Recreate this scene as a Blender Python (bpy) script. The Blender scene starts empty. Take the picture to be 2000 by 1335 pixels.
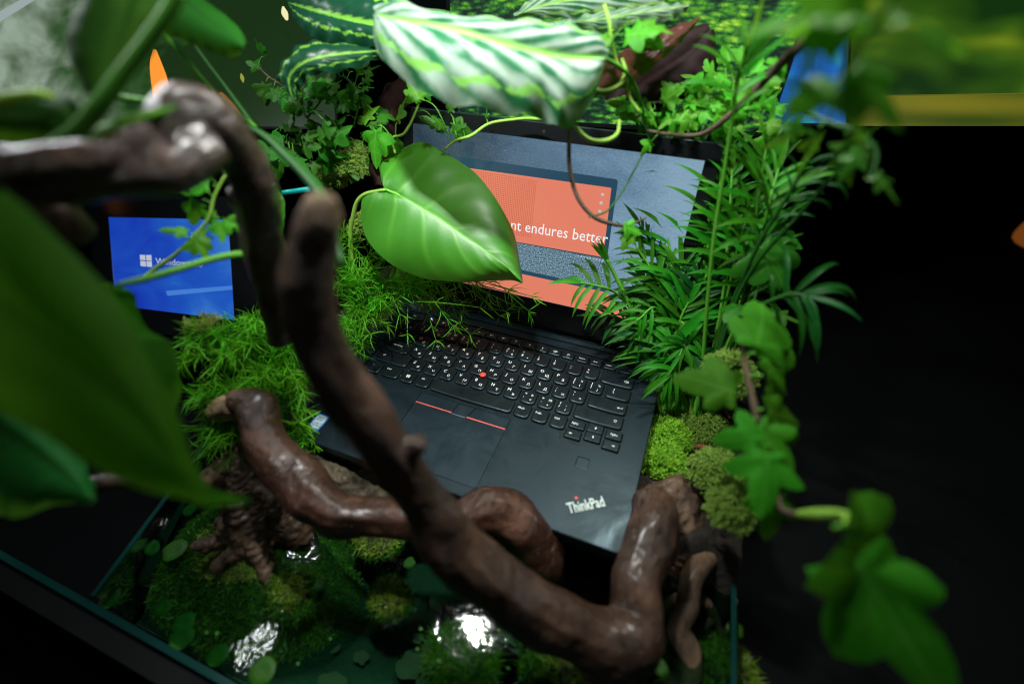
import bpy, bmesh, math, random
import numpy as np
from mathutils import Vector, Matrix, noise as mnoise
from math import sin, cos, pi, radians
random.seed(7); rng = np.random.default_rng(7)
S = 0.001                       # every coordinate below is in millimetres, x along the laptop, y to its hinge, z up
scene = bpy.context.scene
COL = scene.collection

# ------------------------------------------------------------------ camera
F = 936.9                       # focal length in pixels of the 2000 px wide photograph
Rm = np.array([[0.9309239, 0.3651332, -0.00764463], [0.23854794, -0.62377233, -0.74431375], [-0.27654217, 0.69107585, -0.66778634]])
CAM = np.array([151.238, -355.233, 378.275])
def P(u, v, d):                 # the point d mm in front of the camera
    return CAM + Rm.T @ np.array([(u - 1000) / F * d, (v - 667.5) / F * d, d])
def onz(u, v, z):
    d = Rm.T @ np.array([(u - 1000) / F, (v - 667.5) / F, 1]); return CAM + d * (z - CAM[2]) / d[2]
def ony(u, v, y):
    d = Rm.T @ np.array([(u - 1000) / F, (v - 667.5) / F, 1]); return CAM + d * (y - CAM[1]) / d[1]
cd = bpy.data.cameras.new('camera'); cam = bpy.data.objects.new('camera', cd); COL.objects.link(cam)
cd.sensor_width = 36; cd.lens = F / 2000 * 36; cd.clip_start = 0.01; cd.clip_end = 60
M = Matrix.Identity(4)
for i in range(3):
    M[i][0] = Rm[0][i]; M[i][1] = -Rm[1][i]; M[i][2] = -Rm[2][i]; M[i][3] = CAM[i] * S
cam.matrix_world = M
cd.dof.use_dof = True; cd.dof.focus_distance = 0.535; cd.dof.aperture_fstop = 1.7
scene.camera = cam; scene.cycles.filter_width = 1.1
scene.view_settings.view_transform = 'Standard'; scene.view_settings.look = 'None'
scene.view_settings.exposure = 0; scene.view_settings.gamma = 1

# ------------------------------------------------------------------ world, lamps and a fill light
w = bpy.data.worlds.new('World'); scene.world = w; w.use_nodes = True
w.node_tree.nodes['Background'].inputs[0].default_value = (0.25, 0.5, 0.55, 1)
w.node_tree.nodes['Background'].inputs[1].default_value = 0.006
def area(name, loc, target, sx, sy, power, color):
    l = bpy.data.lights.new(name, 'AREA'); l.shape = 'RECTANGLE'; l.size = sx * S; l.size_y = sy * S
    l.energy = power; l.color = color
    o = bpy.data.objects.new(name, l); COL.objects.link(o)
    o.location = Vector(loc) * S
    o.rotation_euler = (Vector(target) - Vector(loc)).to_track_quat('-Z', 'Y').to_euler()
    return o
area('lamp_top', (-45, -80, 560), (0, 60, 80), 52, 16, 1.6, (0.96, 0.99, 0.95)).data.spread = radians(110)
area('lamp_back', (170, 150, 620), (140, 20, 100), 110, 30, 1.4, (1.0, 1.0, 0.92)).data.spread = radians(120)
area('lamp_left', (-400, -70, 430), (-140, -220, 230), 100, 30, .9, (0.93, 0.96, 1.0))
area('lamp_strip', (-365, -268, 450), (-100, -290, -60), 44, 8, .07, (0.9, 1.0, 0.95))
area('room_fill', (250, -1000, 800), (50, -100, 50), 350, 250, 0.42, (0.8, 0.93, 1.0))  # soft fill light added behind the camera, out of view

# ------------------------------------------------------------------ materials
def mat(name):
    m = bpy.data.materials.new(name); m.use_nodes = True; nt = m.node_tree
    return m, nt, nt.nodes['Principled BSDF']
def N(nt, t, **k):
    n = nt.nodes.new(t)
    for a, b in k.items(): setattr(n, a, b)
    return n
def lk(nt, a, b): nt.links.new(a, b)
def simple(name, col, rough=.5, metal=0, emis=None, es=1, spec=.5, coat=0):
    m, nt, b = mat(name)
    b.inputs['Base Color'].default_value = (*col, 1); b.inputs['Roughness'].default_value = rough
    b.inputs['Metallic'].default_value = metal; b.inputs['Specular IOR Level'].default_value = spec
    b.inputs['Coat Weight'].default_value = coat; b.inputs['Coat Roughness'].default_value = .15
    if emis: b.inputs['Emission Color'].default_value = (*emis, 1); b.inputs['Emission Strength'].default_value = es
    return m
def math_(nt, op, a, b=None, clamp=False):
    n = N(nt, 'ShaderNodeMath', operation=op, use_clamp=clamp)
    for i, x in enumerate((a, b)):
        if x is None: continue
        if isinstance(x, (int, float)): n.inputs[i].default_value = x
        else: lk(nt, x, n.inputs[i])
    return n.outputs[0]
def mixc(nt, f, a, b, mode='MIX'):
    n = N(nt, 'ShaderNodeMix', data_type='RGBA', blend_type=mode)
    for s, x in ((n.inputs[0], f), (n.inputs[6], a), (n.inputs[7], b)):
        if isinstance(x, (int, float)): s.default_value = x
        elif isinstance(x, tuple): s.default_value = (*x, 1)
        else: lk(nt, x, s)
    return n.outputs[2]
def noise(nt, scale, detail=4, rough=.5, vec=None, dist=0):
    n = N(nt, 'ShaderNodeTexNoise'); n.inputs['Scale'].default_value = scale; n.inputs['Detail'].default_value = detail
    n.inputs['Roughness'].default_value = rough; n.inputs['Distortion'].default_value = dist
    if vec is not None: lk(nt, vec, n.inputs['Vector'])
    return n.outputs[0]
def ramp(nt, f, stops):
    n = N(nt, 'ShaderNodeValToRGB'); lk(nt, f, n.inputs[0]); e = n.color_ramp.elements
    while len(e) < len(stops): e.new(.5)
    for i, (p, c) in enumerate(stops): e[i].position = p; e[i].color = (*c, 1)
    return n.outputs[0]
def bump(nt, b, h, strength=.3, dist=.001):
    n = N(nt, 'ShaderNodeBump'); n.inputs['Strength'].default_value = strength; n.inputs['Distance'].default_value = dist
    lk(nt, h, n.inputs['Height']); lk(nt, n.outputs[0], b.inputs['Normal']); return n.outputs[0]
def ocoord(nt): return N(nt, 'ShaderNodeTexCoord').outputs['Object']
def wood(name, c1, c2, rough=.3, scale=60, bs=.5, coat=.3):
    m, nt, b = mat(name); oc = ocoord(nt)
    mp = N(nt, 'ShaderNodeMapping'); mp.inputs['Rotation'].default_value = (.5, .6, .35); mp.inputs['Scale'].default_value = (3.2, 1, 3.2); lk(nt, oc, mp.inputs[0])
    n1 = noise(nt, scale, 6, .6, oc, .8); n2 = noise(nt, scale * 3, 6, .7, mp.outputs[0], 1.2); n3 = noise(nt, 16, 3, .6, oc, .5)
    f = math_(nt, 'ADD', math_(nt, 'MULTIPLY', n1, .5), math_(nt, 'MULTIPLY', n2, .5))
    c = ramp(nt, f, [(.36, c1), (.52, tuple((np.array(c1) + c2) / 2)), (.66, c2)])
    pale = tuple(min(1, x * 2.0 + .012) for x in c2)
    c = mixc(nt, math_(nt, 'MULTIPLY', math_(nt, 'SUBTRACT', n3, .5, True), 4, True), c, pale)
    crack = math_(nt, 'MULTIPLY', math_(nt, 'SUBTRACT', .40, n2, True), 9, True)
    c = mixc(nt, crack, c, tuple(x * .35 for x in c1))
    lk(nt, c, b.inputs['Base Color']); b.inputs['Coat Weight'].default_value = coat; b.inputs['Coat Roughness'].default_value = .25
    lk(nt, math_(nt, 'ADD', math_(nt, 'MULTIPLY', n3, .9), rough - .40, True), b.inputs['Roughness'])
    lk(nt, math_(nt, 'MULTIPLY', math_(nt, 'SUBTRACT', .62, n3, True), coat * 5, True), b.inputs['Coat Weight'])
    bump(nt, b, math_(nt, 'SUBTRACT', f, math_(nt, 'MULTIPLY', crack, .35)), bs, .0035)
    return m
def leafmat(name, dark, light, vein, nv=9, slope=.6, vw=.05, rough=.35, transl=.3, veinamt=.6, band=None, bandcol=None, back=None, contrast=1.2, bs=.25, noisesc=40, spec=.14):
    m, nt, b = mat(name); out = nt.nodes['Material Output']
    uv = N(nt, 'ShaderNodeUVMap').outputs[0]; sp = N(nt, 'ShaderNodeSeparateXYZ'); lk(nt, uv, sp.inputs[0])
    t = math_(nt, 'ABSOLUTE', math_(nt, 'SUBTRACT', math_(nt, 'MULTIPLY', sp.outputs[0], 2), 1)); v = sp.outputs[1]
    oc = ocoord(nt); n1 = noise(nt, noisesc, 4, .6, oc); n2 = noise(nt, 350, 3, .6, oc)
    # side veins run forward from the midrib
    ph = math_(nt, 'FRACT', math_(nt, 'SUBTRACT', math_(nt, 'MULTIPLY', v, nv), math_(nt, 'MULTIPLY', math_(nt, 'POWER', t, .8), slope * nv * .35)))
    dv = math_(nt, 'ABSOLUTE', math_(nt, 'SUBTRACT', ph, .5))
    if contrast > 2:   # pale bands fanning out along the side veins
        bf = math_(nt, 'ADD', math_(nt, 'ADD', math_(nt, 'MULTIPLY', math_(nt, 'SUBTRACT', .5, dv), 2.6), -.1), math_(nt, 'MULTIPLY', math_(nt, 'SUBTRACT', n1, .5), contrast), True)
    else: bf = math_(nt, 'ADD', math_(nt, 'MULTIPLY', n1, contrast), .5 - contrast / 2, True)
    base = mixc(nt, bf, dark, light)
    side = math_(nt, 'SUBTRACT', 1, math_(nt, 'DIVIDE', dv, vw * 2.2), True)
    side = math_(nt, 'MULTIPLY', side, math_(nt, 'SUBTRACT', 1.05, t, True))
    mid = math_(nt, 'SUBTRACT', 1, math_(nt, 'DIVIDE', t, vw), True)
    veins = math_(nt, 'MAXIMUM', math_(nt, 'MULTIPLY', side, .55), mid)
    col = mixc(nt, math_(nt, 'MULTIPLY', veins, veinamt), base, vein)
    if band is not None:
        nj = noise(nt, 120, 4, .7, oc); saw = math_(nt, 'MULTIPLY', math_(nt, 'ADD', math_(nt, 'MULTIPLY', ph, .55), math_(nt, 'MULTIPLY', nj, 1.5)), .17)
        d1 = math_(nt, 'ABSOLUTE', math_(nt, 'SUBTRACT', math_(nt, 'ADD', t, saw), band + .17))
        z1 = math_(nt, 'MULTIPLY', math_(nt, 'SUBTRACT', .055, d1), 40, True)
        z2 = math_(nt, 'MULTIPLY', math_(nt, 'SUBTRACT', math_(nt, 'MULTIPLY', saw, .55), t), 25, True)
        col = mixc(nt, math_(nt, 'MAXIMUM', z1, z2), col, bandcol)
    if back:
        g = N(nt, 'ShaderNodeNewGeometry'); col = mixc(nt, g.outputs['Backfacing'], col, back)
    oi = N(nt, 'ShaderNodeObjectInfo'); hs = N(nt, 'ShaderNodeHueSaturation'); lk(nt, col, hs.inputs['Color'])
    lk(nt, math_(nt, 'ADD', math_(nt, 'MULTIPLY', oi.outputs['Random'], .5), .75), hs.inputs['Value'])
    lk(nt, math_(nt, 'ADD', math_(nt, 'MULTIPLY', oi.outputs['Random'], .03), .485), hs.inputs['Hue'])
    lk(nt, hs.outputs[0], b.inputs['Base Color'])
    b.inputs['Roughness'].default_value = rough; b.inputs['Specular IOR Level'].default_value = spec
    h = math_(nt, 'ADD', math_(nt, 'MULTIPLY', n2, .3), math_(nt, 'ADD', math_(nt, 'MULTIPLY', n1, .5), math_(nt, 'MULTIPLY', veins, -.8)))
    nrm = bump(nt, b, h, bs, .001)
    tr = N(nt, 'ShaderNodeBsdfTranslucent'); lk(nt, mixc(nt, .5, hs.outputs[0], (.25, .6, .03)), tr.inputs[0]); lk(nt, nrm, tr.inputs['Normal'])
    ms = N(nt, 'ShaderNodeMixShader'); ms.inputs[0].default_value = transl
    lk(nt, b.outputs[0], ms.inputs[1]); lk(nt, tr.outputs[0], ms.inputs[2]); lk(nt, ms.outputs[0], out.inputs[0])
    return m
MT = {}
MT['wood'] = wood('driftwood', (.014, .007, .0045), (.085, .042, .025), .36, 30)
MT['wood_pale'] = wood('driftwood_pale', (.014, .006, .0035), (.078, .034, .015), .42, 34, 1.0, .3)
MT['wood_wet'] = wood('driftwood_wet', (.014, .007, .005), (.07, .036, .024), .3, 26, .9, .7)
MT['wood_red'] = wood('driftwood_red', (.017, .007, .004), (.080, .031, .016), .3, 30, .9, .35)
MT['wood_root'] = wood('root_wood', (.03, .015, .009), (.17, .10, .055), .5, 70, .9, .25)
MT['log'] = wood('grey_log', (.025, .02, .012), (.24, .19, .12), .8, 60, 1, 0)
MT['bark'] = wood('twig_bark', (.03, .018, .009), (.09, .06, .03), .6, 200, .5, 0)
MT['heart'] = leafmat('heart_leaf', (.030, .17, .010), (.055, .27, .018), (.17, .50, .05), 5, 1.0, .05, .42, .28, .7, noisesc=25, bs=.25, spec=.5)
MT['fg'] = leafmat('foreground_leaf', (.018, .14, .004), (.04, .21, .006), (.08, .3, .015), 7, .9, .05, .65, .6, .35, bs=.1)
MT['fgdark'] = leafmat('dark_green_leaf', (.006, .05, .003), (.014, .085, .004), (.02, .12, .008), 7, .9, .05, .75, .2, .3, bs=.1)  # leaf that is dark green by itself
MT['fgblue'] = leafmat('bluish_leaf', (.006, .11, .02), (.015, .17, .03), (.10, .3, .03), 9, .9, .05, .6, .3, .4)
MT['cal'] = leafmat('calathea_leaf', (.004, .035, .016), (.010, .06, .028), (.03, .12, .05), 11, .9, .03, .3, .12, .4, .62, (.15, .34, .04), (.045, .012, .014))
MT['calpale'] = leafmat('calathea_pale_leaf', (.010, .09, .03), (.26, .35, .28), (.34, .46, .32), 6, 1.4, .10, .36, .3, .6, .70, (.20, .42, .08), (.06, .014, .016), contrast=2.6, noisesc=30)  # pale tone: leaf pattern plus lamp glare painted in
MT['maroon'] = leafmat('maroon_leaf', (.010, .003, .004), (.02, .006, .007), (.03, .01, .01), 9, .9, .04, .7, .03, .3)
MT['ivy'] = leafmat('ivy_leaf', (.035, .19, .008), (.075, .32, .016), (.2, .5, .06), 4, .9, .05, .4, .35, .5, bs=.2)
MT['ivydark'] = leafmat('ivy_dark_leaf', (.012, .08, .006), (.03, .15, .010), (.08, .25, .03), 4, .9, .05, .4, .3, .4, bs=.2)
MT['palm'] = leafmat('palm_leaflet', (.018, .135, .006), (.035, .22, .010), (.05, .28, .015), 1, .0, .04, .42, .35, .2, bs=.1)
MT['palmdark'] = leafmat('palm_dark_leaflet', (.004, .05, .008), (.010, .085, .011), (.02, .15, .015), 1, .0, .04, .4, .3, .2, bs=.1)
MT['fern'] = leafmat('fern_needle', (.055, .27, .008), (.11, .42, .014), (.1, .36, .02), 1, 0, .04, .5, .3, .1, bs=0)
MT['stem'] = simple('green_stem', (.07, .26, .02), .45, spec=.25)
MT['stemdark'] = simple('dark_green_stem', (.012, .07, .008), .5, spec=.2)
MT['stempale'] = simple('pale_green_stem', (.20, .38, .05), .5, spec=.25)
MT['blade'] = leafmat('blade_leaf_green', (.10, .34, .02), (.16, .46, .04), (.25, .6, .08), 3, .5, .05, .6, .4, .4, spec=.2)
MT['stemlime'] = simple('lime_stem', (.34, .60, .05), .5, spec=.25)
MT['ivydeep'] = leafmat('ivy_deep_leaf', (.018, .13, .003), (.040, .20, .006), (.08, .30, .03), 4, .9, .05, .65, .4, .5, bs=.2)
MT['moss'] = simple('lichen_moss', (.19, .33, .04), .8)
MT['mossbright'] = simple('bright_lichen_moss', (.22, .50, .02), .75)
MT['mossyellow'] = simple('dry_lichen_moss', (.30, .34, .08), .8)
MT['watermoss'] = simple('water_moss', (.17, .30, .022), .35)
def soft_black(name, col, rough, sc=900, bs=.08):
    m, nt, b = mat(name); oc = ocoord(nt)
    n1 = noise(nt, 20, 6, .65, oc, 1.6); n2 = noise(nt, sc, 2, .6, oc)
    b.inputs['Base Color'].default_value = (*col, 1)
    lk(nt, math_(nt, 'ADD', math_(nt, 'MULTIPLY', n1, .6), rough - .30), b.inputs['Roughness'])
    b.inputs['Specular IOR Level'].default_value = .26; b.inputs['Specular Tint'].default_value = (.62, .88, 1, 1)
    bump(nt, b, n2, bs, .0002); return m
MT['deck'] = soft_black('laptop_shell', (.006, .011, .015), .38)
MT['tray'] = soft_black('keyboard_plate', (.005, .009, .011), .40)
MT['keycap'] = soft_black('keycap', (.005, .008, .009), .36)
MT['pad'] = soft_black('touchpad_surface', (.008, .015, .020), .38)
MT['gap'] = simple('gap_black', (.003, .003, .003), .7)
MT['legend'] = simple('legend_white', (.62, .70, .66), .5, emis=(.6, .75, .7), es=.0)
MT['legend_dim'] = simple('legend_dim', (.14, .2, .22), .5)
MT['bezel'] = simple('bezel_black', (.006, .007, .008), .22)
MT['red'] = simple('trackpoint_red', (.75, .06, .03), .6)
MT['stripe'] = simple('stripe_red', (.55, .10, .085), .4)
MT['chrome'] = simple('logo_metal', (.26, .31, .29), .45, .6)
MT['ledblue'] = simple('led_blue', (.2, .3, 1), .5, emis=(.25, .4, 1), es=4)
MT['ledwhite'] = simple('led_white', (1, 1, 1), .5, emis=(1, .95, .85), es=6)
MT['terracotta'] = simple('terracotta', (.30, .085, .04), .7)
MT['plastic_red'] = simple('red_tube', (.25, .02, .015), .4)

# ------------------------------------------------------------------ object helpers
def mesh(name, V, Fc, m=None, parent=None, uv=None, smooth=True, origin=None):
    me = bpy.data.meshes.new(name); V = np.asarray(V, float)
    o = bpy.data.objects.new(name, me); COL.objects.link(o)
    if parent is not None:
        o.parent = parent; q = parent
        off = np.zeros(3)
        while q is not None: off = off + np.array(q.location) / S; q = q.parent
        V = V - off
    elif origin is not None:
        o.location = Vector(origin) * S; V = V - np.array(origin)
    me.from_pydata((V * S).tolist(), [], [list(f) for f in Fc])
    if uv is not None:
        l = me.uv_layers.new(name='UVMap'); li = np.zeros(len(me.loops), int); me.loops.foreach_get('vertex_index', li)
        l.data.foreach_set('uv', np.asarray(uv, float)[li].ravel())
    if smooth: me.polygons.foreach_set('use_smooth', [True] * len(me.polygons))
    if m is not None: me.materials.append(MT[m] if isinstance(m, str) else m)
    me.update(); return o
def thing(name, label, cat, loc, group=None):
    o = bpy.data.objects.new(name, None); COL.objects.link(o); o.location = Vector(loc) * S; o.empty_display_size = .01
    return tag(o, label, cat, group)
def tag(o, label, cat, group=None):
    o['label'] = label; o['category'] = cat
    if group: o['group'] = group
    return o
def crv(pts, n):                # Catmull-Rom through the points, n samples in all (any column count)
    p = np.asarray(pts, float); p = np.vstack([2 * p[0] - p[1], p, 2 * p[-1] - p[-2]]); k = len(p) - 3; o = []
    for s in np.linspace(0, k, n):
        i = min(int(s), k - 1); t = s - i; a, b, c, d = p[i:i + 4]
        o.append(.5 * (2 * b + (c - a) * t + (2 * a - 5 * b + 4 * c - d) * t * t + (3 * b - 3 * c + d - a) * t ** 3))
    return np.array(o)
def tube(C, R, sides=8, cap=True, wob=0.0, seed=0):
    C = np.asarray(C, float); n = len(C); R = np.broadcast_to(R, n)
    T = np.gradient(C, axis=0); T /= np.linalg.norm(T, axis=1)[:, None] + 1e-9
    up = np.array([.13, .31, .94]); a = np.cross(T[0], up); a /= np.linalg.norm(a)
    V = []; Fc = []
    for i in range(n):
        a = a - T[i] * (a @ T[i]); a /= np.linalg.norm(a) + 1e-9; b = np.cross(T[i], a)
        for k in range(sides):
            th = 2 * pi * k / sides; r = R[i]
            d = cos(th) * a + sin(th) * b
            if wob: r *= 1 + wob * mnoise.noise(Vector((d * 1.1 + C[i] * .03 + seed)))
            V.append(C[i] + d * r)
    for i in range(n - 1):
        for k in range(sides):
            k2 = (k + 1) % sides; Fc.append((i * sides + k, i * sides + k2, (i + 1) * sides + k2, (i + 1) * sides + k))
    if cap:
        Fc.append(tuple(range(sides))[::-1]); Fc.append(tuple((n - 1) * sides + k for k in range(sides)))
    return np.array(V), Fc
class MB:                       # gathers shapes for ONE mesh
    def __init__(s): s.V = []; s.F = []; s.U = []; s.n = 0
    def add(s, V, Fc, U=None):
        V = np.asarray(V); s.V.append(V); s.F += [tuple(i + s.n for i in f) for f in Fc]; s.n += len(V)
        s.U.append(np.zeros((len(V), 2)) + .5 if U is None else np.asarray(U))
    def build(s, name, m, parent=None, smooth=True, origin=None):
        return mesh(name, np.vstack(s.V), s.F, m, parent, np.vstack(s.U), smooth, origin)
def pxtube(pts, n=24, sides=8, wob=0, seed=0):   # points as pixel, pixel, distance, radius in pixels
    q = crv(pts, n); C = np.array([P(a, b, d) for a, b, d, r in q]); R = np.array([max(r, .3) * d / F for a, b, d, r in q])
    return tube(C, R, sides, True, wob, seed)
def branch(name, label, strands, m, cat='driftwood', vox=2.2, disp=3.0, nscale=.02, knots=(), group=None, fine=.6):
    mb = MB()
    for i, st in enumerate(strands):
        V, Fc = pxtube(st, max(10, len(st) * 5), 14, .22, i * 7.3); mb.add(V, Fc)
    for (u, v, d, r) in knots:
        bm = bmesh.new(); bmesh.ops.create_icosphere(bm, subdivisions=3, radius=r * d / F)
        c = P(u, v, d); mb.add([np.array(x.co) * (1, .85, 1.1) + c for x in bm.verts], [[x.index for x in f.verts] for f in bm.faces]); bm.free()
    V = np.vstack(mb.V); org = V.mean(0)
    o = mesh('raw', V, mb.F, None, None, None, True, org)
    r = o.modifiers.new('r', 'REMESH'); r.mode = 'VOXEL'; r.voxel_size = vox * S; r.use_smooth_shade = True
    s = o.modifiers.new('s', 'SMOOTH'); s.factor = .6; s.iterations = 3
    bpy.context.view_layer.update()
    me = bpy.data.meshes.new_from_object(o.evaluated_get(bpy.context.evaluated_depsgraph_get()))
    bpy.data.objects.remove(o)
    k = len(me.vertices); co = np.zeros(k * 3); me.vertices.foreach_get('co', co); co = co.reshape(-1, 3)
    no = np.zeros(k * 3); me.vertex_normals.foreach_get('vector', no); no = no.reshape(-1, 3)
    mm = co / S + org
    h = np.array([mnoise.noise(Vector(x * nscale)) * disp + mnoise.noise(Vector(x * (nscale * 4))) * disp * .4 * fine + 1.5 * fine * abs(mnoise.noise(Vector((x[0] * .09, x[1] * .09, x[2] * .25)))) * fine * .8 for x in mm])
    co += no * h[:, None] * S; me.vertices.foreach_set('co', co.ravel()); me.materials.append(MT[m])
    me.polygons.foreach_set('use_smooth', [True] * len(me.polygons))
    ob = bpy.data.objects.new(name, me); COL.objects.link(ob); ob.location = Vector(org) * S
    me.name = name
    return tag(ob, label, cat, group)
def loft(stations, n=40, cols=12, bulge=0.0, wave=0.0, wn=6):
    # stations: (left, mid, right) each (u, v, depth); the surface runs left > mid > right; bulge lifts the halves between rib and edge
    L, Mi, Rr = [crv([s[i] for s in stations], n) for i in range(3)]
    L, Mi, Rr = [np.array([P(*q) for q in x]) for x in (L, Mi, Rr)]
    V = []; U = []
    for i in range(n):
        for c in range(2 * cols + 1):
            t = c / cols - 1; e = L[i] if t < 0 else Rr[i]; a = abs(t)
            p = Mi[i] * (1 - a) + e * a
            tv = Rm[2] * -1.0
            p = p + tv * (bulge * 4 * a * (1 - a) * min(1, np.linalg.norm(e - Mi[i]) / 30))
            if wave: p = p + tv * wave * (a ** 2) * sin(wn * 2 * pi * i / n + (1.3 if t < 0 else 0)) + tv * wave * .5 * sin(2 * pi * (i / n * 10 - a * 3)) * a * (1 - a)
            V.append(p); U.append(((t + 1) / 2, i / (n - 1)))
    W = 2 * cols + 1
    Fc = [(i * W + c, i * W + c + 1, (i + 1) * W + c + 1, (i + 1) * W + c) for i in range(n - 1) for c in range(2 * cols)]
    return np.array(V), Fc, np.array(U)
def leaf(name, stations, m, parent, **k):
    V, Fc, U = loft(stations, **k); return mesh(name, V, Fc, m, parent, U)
def st(seq, d, curl=0, dm=None):  # stations from (M, L, R) pixel triples with one depth (or a depth per station)
    o = []
    for i, (mm, l, r) in enumerate(seq):
        dd = d if np.isscalar(d) else np.interp(i / (len(seq) - 1), np.linspace(0, 1, len(d)), d)
        o.append(((*l, dd + curl), (*mm, dd), (*r, dd + curl)))
    return o
exec_parts = []

# ================================================================== THE SETTING
def grid(x0, x1, y0, y1, nx, ny, hf):
    V = [(x, y, hf(x, y)) for y in np.linspace(y0, y1, ny) for x in np.linspace(x0, x1, nx)]
    return V, [(j * nx + i, j * nx + i + 1, (j + 1) * nx + i + 1, (j + 1) * nx + i) for j in range(ny - 1) for i in range(nx - 1)]
def fbm(x, y, s, o=0): return mnoise.noise(Vector((x * s, y * s, o))) + .5 * mnoise.noise(Vector((x * s * 2.3, y * s * 2.3, o + 3))) + .25 * mnoise.noise(Vector((x * s * 5, y * s * 5, o + 9)))
def struct(o): o['kind'] = 'structure'; return o
m, nt, b = mat('dark_soil'); oc = ocoord(nt); n1 = noise(nt, 220, 6, .7, oc)
lk(nt, ramp(nt, n1, [(.35, (.004, .003, .002)), (.7, (.03, .02, .012))]), b.inputs['Base Color']); b.inputs['Roughness'].default_value = .75; bump(nt, b, n1, 1, .003); MT['soil'] = m
def soil_h(x, y):
    f = min(1, max(0, (y + 175) / 60)); s = f * f * (3 - 2 * f)
    return -125 + s * (95 + 10 * fbm(x, y, .02)) + 5 * fbm(x, y, .06)
V, Fc = grid(-262, 264, -336, 190, 90, 90, soil_h)
# keep the soil inside the slanting left pane
V = [(max(x, -236 - (y + 340) * .25 + 2), y, z) for x, y, z in V]
struct(mesh('soil', V, Fc, 'soil'))
m, nt, b = mat('tabletop'); b.inputs['Base Color'].default_value = (.0015, .002, .0025, 1); b.inputs['Roughness'].default_value = .8; b.inputs['Specular IOR Level'].default_value = .1; MT['table'] = m
V, Fc = grid(-2500, 2500, -1500, 2500, 3, 3, lambda x, y: -140)
struct(mesh('tabletop', V, Fc, 'table'))
# water: a real sheet that mirrors by its angle and tints what lies below
m, nt, b = mat('water'); out = nt.nodes['Material Output']; nt.nodes.remove(b)
tr = N(nt, 'ShaderNodeBsdfTransparent'); tr.inputs[0].default_value = (.38, .62, .50, 1)
gl = N(nt, 'ShaderNodeBsdfGlossy'); gl.inputs['Roughness'].default_value = .05; gl.inputs[0].default_value = (1, 1, 1, 1)
fr = N(nt, 'ShaderNodeFresnel'); fr.inputs[0].default_value = 1.36
ob = ocoord(nt); nz = noise(nt, 34, 3, .5, ob, .8); nz2 = noise(nt, 260, 1, .5, ob)
bp = N(nt, 'ShaderNodeBump'); bp.inputs['Strength'].default_value = .8; bp.inputs['Distance'].default_value = .0009
lk(nt, math_(nt, 'ADD', nz, math_(nt, 'MULTIPLY', nz2, .05)), bp.inputs['Height']); lk(nt, bp.outputs[0], gl.inputs['Normal']); lk(nt, bp.outputs[0], fr.inputs['Normal'])
ms = N(nt, 'ShaderNodeMixShader'); lk(nt, fr.outputs[0], ms.inputs[0]); lk(nt, tr.outputs[0], ms.inputs[1]); lk(nt, gl.outputs[0], ms.inputs[2]); lk(nt, ms.outputs[0], out.inputs[0]); MT['water'] = m
V = [(-238, -339, -60), (266, -339, -60), (266, -120, -60), (-292, -120, -60)]
struct(mesh('water', V, [(0, 1, 2, 3)], 'water', smooth=False))
m, nt, b = mat('tank_bed'); oc = ocoord(nt); n1 = noise(nt, 9, 5, .6, oc); n2 = noise(nt, 150, 5, .7, oc)
lk(nt, mixc(nt, n2, (.008, .035, .026), mixc(nt, n1, (.012, .07, .045), (.03, .11, .045))), b.inputs['Base Color']); bump(nt, b, n2, .8, .003); b.inputs['Roughness'].default_value = .7; MT['bed'] = m
V, Fc = grid(-236, 264, -338, -150, 60, 30, lambda x, y: -112 + 4 * fbm(x, y, .02, 5))
struct(mesh('tank_bed', V, Fc, 'bed'))

# glass panes of the tank
m, nt, b = mat('tank_glass'); out = nt.nodes['Material Output']; nt.nodes.remove(b)
tr = N(nt, 'ShaderNodeBsdfTransparent'); tr.inputs[0].default_value = (.86, .95, .92, 1)
gl = N(nt, 'ShaderNodeBsdfGlossy'); gl.inputs['Roughness'].default_value = .0
fr = N(nt, 'ShaderNodeFresnel'); fr.inputs[0].default_value = 1.45
ms = N(nt, 'ShaderNodeMixShader'); lk(nt, fr.outputs[0], ms.inputs[0]); lk(nt, tr.outputs[0], ms.inputs[1]); lk(nt, gl.outputs[0], ms.inputs[2]); lk(nt, ms.outputs[0], out.inputs[0]); MT['glass'] = m
MT['glass_edge'] = simple('glass_edge', (.006, .045, .04), .15)
MT['silicone'] = simple('black_silicone', (.003, .004, .004), .6, spec=.2)
def pane(name, label, a, b_, z0, z1, th=4, edge=True):
    a = np.array(a, float); b_ = np.array(b_, float); d = b_ - a; d /= np.linalg.norm(d); nn = np.array([-d[1], d[0]]) * th / 2
    t = thing(name, label, 'glass pane', (*(a + b_) / 2, z0))
    q = [(*(a + nn), z0), (*(b_ + nn), z0), (*(b_ + nn), z1), (*(a + nn), z1)]
    q2 = [(*(a - nn), z0), (*(b_ - nn), z0), (*(b_ - nn), z1), (*(a - nn), z1)]
    mesh('glass_sheet', q + q2, [(0, 1, 2, 3), (7, 6, 5, 4), (0, 4, 5, 1), (1, 5, 6, 2), (3, 7, 4, 0)], 'glass', t, smooth=False)
    if edge:
        V = [(*(a + nn * 1.02), z1 - .8), (*(b_ + nn * 1.02), z1 - .8), (*(b_ - nn * 1.02), z1 - .8), (*(a - nn * 1.02), z1 - .8)]
        V += [(x, y, z + 1.6) for x, y, z in V]
        mesh('glass_edge', V, [(3, 2, 1, 0), (4, 5, 6, 7), (0, 1, 5, 4), (1, 2, 6, 5), (2, 3, 7, 6), (3, 0, 4, 7)], 'glass_edge', t, smooth=False)
    return t
pane('glass_pane', 'right side wall of the tank, low clear glass at the waterline', (272, -338), (262, -100), -132, -50)
pane('glass_pane', 'left side wall of the tank, low clear glass beside the mossy slope', (-240, -338), (-292, -120), -132, -50)
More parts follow.
